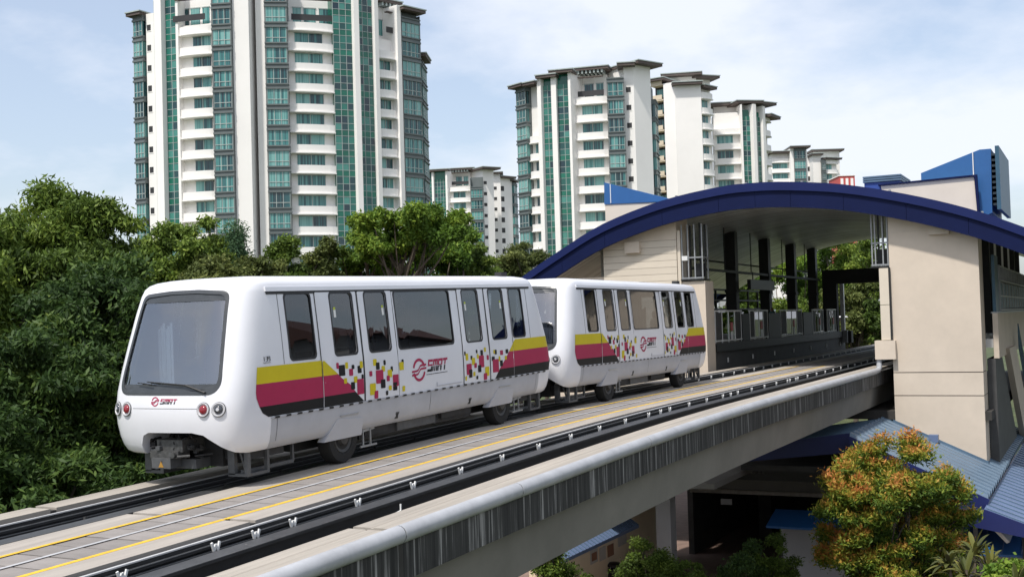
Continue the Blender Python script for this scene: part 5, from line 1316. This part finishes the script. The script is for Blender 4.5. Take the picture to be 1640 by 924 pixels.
# shrubs and the red-tipped bush by the shelter
p = at(1424, 800, 37)
tree('big round bush with red-orange young leaves before the beige pier', (p.x, p.y, GZ), (0, 0, 3.72, 2.45, 2.1, 2.85), 330, 360, .14, .046, 'leaf_orange', 61, trunk_r=.055, bark='bark_dark', cat='bush', name='red_tipped_bush',
     clump_r=(.28, .48), stems=6, tint=.40, toptint=.36, fork=.15, squash=.85, droop=-.2, lobe_n=4, lobe_s=.12, gap=.15, boxy=.8)
for i, (px, tp, Y, w, h, lf, lab, td) in enumerate([
    (1062, 852, 41, 110, 150, 'leaf_mid', 'small dark shrub tree before the white support column', .42),
    (1240, 842, 39, 100, 160, 'leaf_mid', 'shrub beside the pale wall under the flat blue awning', .40),
    (1190, 868, 38, 90, 130, 'leaf_dark', 'dark low shrub before the shadowed hall opening', .38),
    (900, 884, 36, 110, 140, 'leaf_mid', 'dark green shrub below the small blue awning', .42)]):
    ptree(lab, px, tp, Y, w, h, 50, 420, .12, .042, lf, 71+i, lobe_s=.26, gap=.22, group='shrubs under the viaduct', trunk_r=.05, bark='bark_dark', cat='shrub', name='shrub', clump_r=(.22, .42), tint=td)
p = at(1618, 925, 27)
tree('bright green round-leaved shrub below the blue awnings', (p.x, p.y, GZ), (0, 0, p.z - GZ - .35, 1.0, 1.0, .95), 34, 330, .13, .085, 'leaf_bright', 81, trunk_r=.04, cat='shrub', name='shrub', clump_r=(.2, .36), stems=3, tint=.5)
p = at(1395, 930, 28)
tree('small bright shrub at the foot of the red-tipped bush', (at(1362, 935, 28).x, 28, GZ), (0, 0, at(1362, 935, 28).z - GZ - .4, .55, .5, .55), 12, 220, .12, .06, 'leaf_bright', 82, trunk_r=.03, cat='shrub', name='shrub', clump_r=(.15, .28))
# strap-leaved plants
def cordyline(label, px, py, Y, n, L, seed):
    c = at(px, py, Y); rng = np.random.default_rng(seed); root = empty('strap_leaf_plant', (c.x, c.y, GZ), 0, label, 'plant', 'strap-leaved plants by the shelter')
    h = c.z - GZ; mb = MB(); limb(mb, (0, 0, 0), (0, 0, h), .05, .035, rng, .02); mb.build('stem', 'bark', root, recalc=False)
    for i in range(n):
        az = rng.uniform(0, 2*math.pi); el = rng.uniform(.15, 1.35); ll = L*rng.uniform(.7, 1.1); w = .055*rng.uniform(.8, 1.3); z0 = h - rng.uniform(0, .35)
        V = []; K = 6
        d = np.array([math.cos(az), math.sin(az)]); sd = np.array([-d[1], d[0]])
        for k in range(K+1):
            u = k/K; r_ = ll*(math.cos(el)*u); z = z0 + ll*(math.sin(el)*u - .55*u*u*math.cos(el)); ww = w*math.sin(math.pi*min(1, .12+.88*u))**.7
            q = d*r_
            V += [(q[0]+sd[0]*ww, q[1]+sd[1]*ww, z+.02*math.sin(math.pi*u)), (q[0], q[1], z), (q[0]-sd[0]*ww, q[1]-sd[1]*ww, z+.02*math.sin(math.pi*u))]
        Fc = []
        for k in range(K):
            for j in range(2): a = 3*k + j; Fc.append((a, a+1, a+4, a+3))
        mb = MB().add(V, Fc); me = mb.mesh('leaf', recalc=False); at_ = me.attributes.new('tint', 'FLOAT', 'POINT'); at_.data.foreach_set('value', [float(np.clip(rng.normal(.55, .22), 0, 1))]*len(V))
        put('leaf', me, 'leaf_cordyline', root, smooth=60)
cordyline('strap-leaved plant rising before the bright blue awning', 1560, 878, 30, 26, .85, 1)
cordyline('strap-leaved plant beside the bright round-leaved shrub', 1585, 905, 28, 26, .8, 2)
cordyline('strap-leaved plant close to the red-tipped bush\'s stems', 1520, 900, 30, 24, .8, 3)
cordyline('pale strap-leaved plant between its two neighbours', 1548, 912, 28, 26, .75, 4)
cordyline('low strap-leaved plant under the round-leaved shrub', 1630, 925, 25, 22, .6, 5)

# ================================================================== PEOPLE on the far platform
def person(label, loc, rz, top, lean=0.0):
    root = empty('person', loc, rz, label, 'person', 'people waiting on the far platform')
    V = [(0,0,.95),(0,0,1.15),(0,.0,1.38),(0,0,1.47),(0,.01,1.56),(0,.015,1.66),
         (.19,0,1.38),(.24,.02,1.12),(.23,.12,.90),(.23,.16,.84),(-.19,0,1.38),(-.24,.02,1.12),(-.21,.14,.92),(-.21,.18,.86),
         (.10,0,.90),(.11,.02,.50),(.11,-.01,.09),(.11,.13,.03),(-.10,0,.90),(-.11,.03,.50),(-.11,-.02,.09),(-.11,.12,.03)]
    E = [(0,1),(1,2),(2,3),(3,4),(4,5),(2,6),(6,7),(7,8),(8,9),(2,10),(10,11),(11,12),(12,13),(0,14),(14,15),(15,16),(16,17),(0,18),(18,19),(19,20),(20,21)]
    Rr = [.15,.14,.15,.055,.095,.085,.065,.045,.035,.03,.065,.045,.035,.03,.095,.065,.045,.04,.095,.065,.045,.04]
    me = bpy.data.meshes.new('body'); me.from_pydata(V, E, []); o = bpy.data.objects.new('tmp', me); COL.objects.link(o)
    sk = o.modifiers.new('s', 'SKIN'); sd = o.modifiers.new('d', 'SUBSURF'); sd.levels = 2
    if not me.skin_vertices: 
        bm = bmesh.new(); bm.from_mesh(me); bm.verts.layers.skin.verify(); bm.to_mesh(me); bm.free()
    for i, v in enumerate(me.skin_vertices[0].data): v.radius = (Rr[i], Rr[i]*.8); v.use_root = i == 0
    dg = bpy.context.evaluated_depsgraph_get(); dg.update(); m2 = bpy.data.meshes.new_from_object(o.evaluated_get(dg)); bpy.data.objects.remove(o)
    m2.name = 'body'
    for q in ('skin', top, 'cloth_dark', 'hair_black'): m2.materials.append(MATS[q])
    for pl in m2.polygons:
        c = pl.center
        pl.material_index = 3 if c.z > 1.60 or (c.z > 1.52 and c.y < -.01) else 0 if c.z > 1.45 or (abs(c.x) > .17 and c.z < 1.14 and c.z > .8) else 1 if c.z > .96 else 2
    m2.shade_smooth(); b_ = put('body', m2, None, root)
    for sx in (-1, 1):
        for k in range(5):
            mb = MB(); x0 = .22*sx + (k-2)*.014; mb.tube([(x0, .17, .84), (x0, .195, .80 - (.0 if k else -.02)), (x0, .20, .77 - (.006 if k in (1,2,3) else -.01))], [.009, .008, .006], 5); mb.build('finger', 'skin', root, smooth=60)
    return root
person('person in a dark top standing by the last platform gate', W(60.3, 2.7, PZ), ROTZ + 1.2, 'cloth_dark')
person('person in a teal top standing behind the long platform gate', W(50.0, 2.9, PZ), ROTZ + 2.6, 'cloth_teal')
# ================================================================== STREET LAMPS beyond the station
def lamp(label, px, py, Y, armpx, head):
    c = at(px, py, Y); root = empty('street_lamp', (c.x, c.y, GZ), 0, label, 'street lamp', 'street lamps beyond the station')
    h = c.z - GZ; k = Y/F; mb = MB(); dx = armpx*k
    mb.tube([(0,0,0), (0,0,h*.8), (0,0,h-.6), (dx*.25,0,h-.15), (dx*.6,0,h), (dx,0,h+.05)], [.11,.09,.07,.06,.05,.045], 8); mb.build('pole', 'lamp_post_grey', root, smooth=60)
    mb = MB(); x0 = dx; x1 = dx + math.copysign(head*k, armpx)
    mb.loft([[(x0 + (x1-x0)*u, w*math.cos(a), h+.05 + .5*w*math.sin(a)) for a in (0, .8, 1.57, 2.35, 3.14, 4.0, 5.4)] for u, w in ((0, .06), (.2, .17), (.6, .20), (.9, .14), (1, .05))]); mb.build('lamp_head', 'gate_white', root, smooth=50)
    MB().box(-.2, .2, -.2, .2, 0, .25).build('base', 'concrete_girder', root)
lamp('street lamp with a long pale head seen through the end portal', 1316, 510, 86, 22, 20)
lamp('thin curved street lamp close to the pier panels in the portal', 1402, 522, 110, 10, 8)
lamp('thin straight street lamp among the trees in the portal', 1371, 530, 120, -4, 5)
# ================================================================== HOUSE to the right, out of frame, that the train windows mirror
def house(label, s, t, wd, dp, hh, storeys, tw=0.0):
    loc = W(s, t, GZ); root = empty('terrace_house', loc, ROTZ + tw, label, 'house', 'houses facing the viaduct')
    MB().box(-wd/2, wd/2, -dp/2, dp/2, 0, hh).build('wall', 'house_wall', root)
    mb = MB(); mb.prism([(-dp/2-.8, hh), (dp/2+.8, hh), (0, hh + dp*.28)], 'x', -wd/2-.6, wd/2+.6); mb.build('roof', 'house_roof', root)
    for k in range(storeys):
        MB().box(-wd/2-.3, wd/2+.3, dp/2, dp/2+1.2, 3.0*k+2.75, 3.0*k+3.1).build('balcony_slab', 'house_roof', root)
        n = int(wd/2.4)
        for i in range(n):
            x = -wd/2 + wd*(i+.5)/n
            w_ = MB().box(x-.75, x+.75, dp/2-.02, dp/2+.05, 3.0*k+.9, 3.0*k+2.4).build('window', 'tower_dark', root)
            MB().box(x-.03, x+.03, dp/2+.05, dp/2+.09, 3.0*k+.9, 3.0*k+2.4).build('frame', 'tower_frame', w_)
house('brown-roofed terrace house facing the train across the street', 16, -32, 24, 10, 8.8, 3, .35)
house('taller grey terrace block with brown balconies facing the second car', 48, -36, 24, 12, 14.5, 4, -.3)
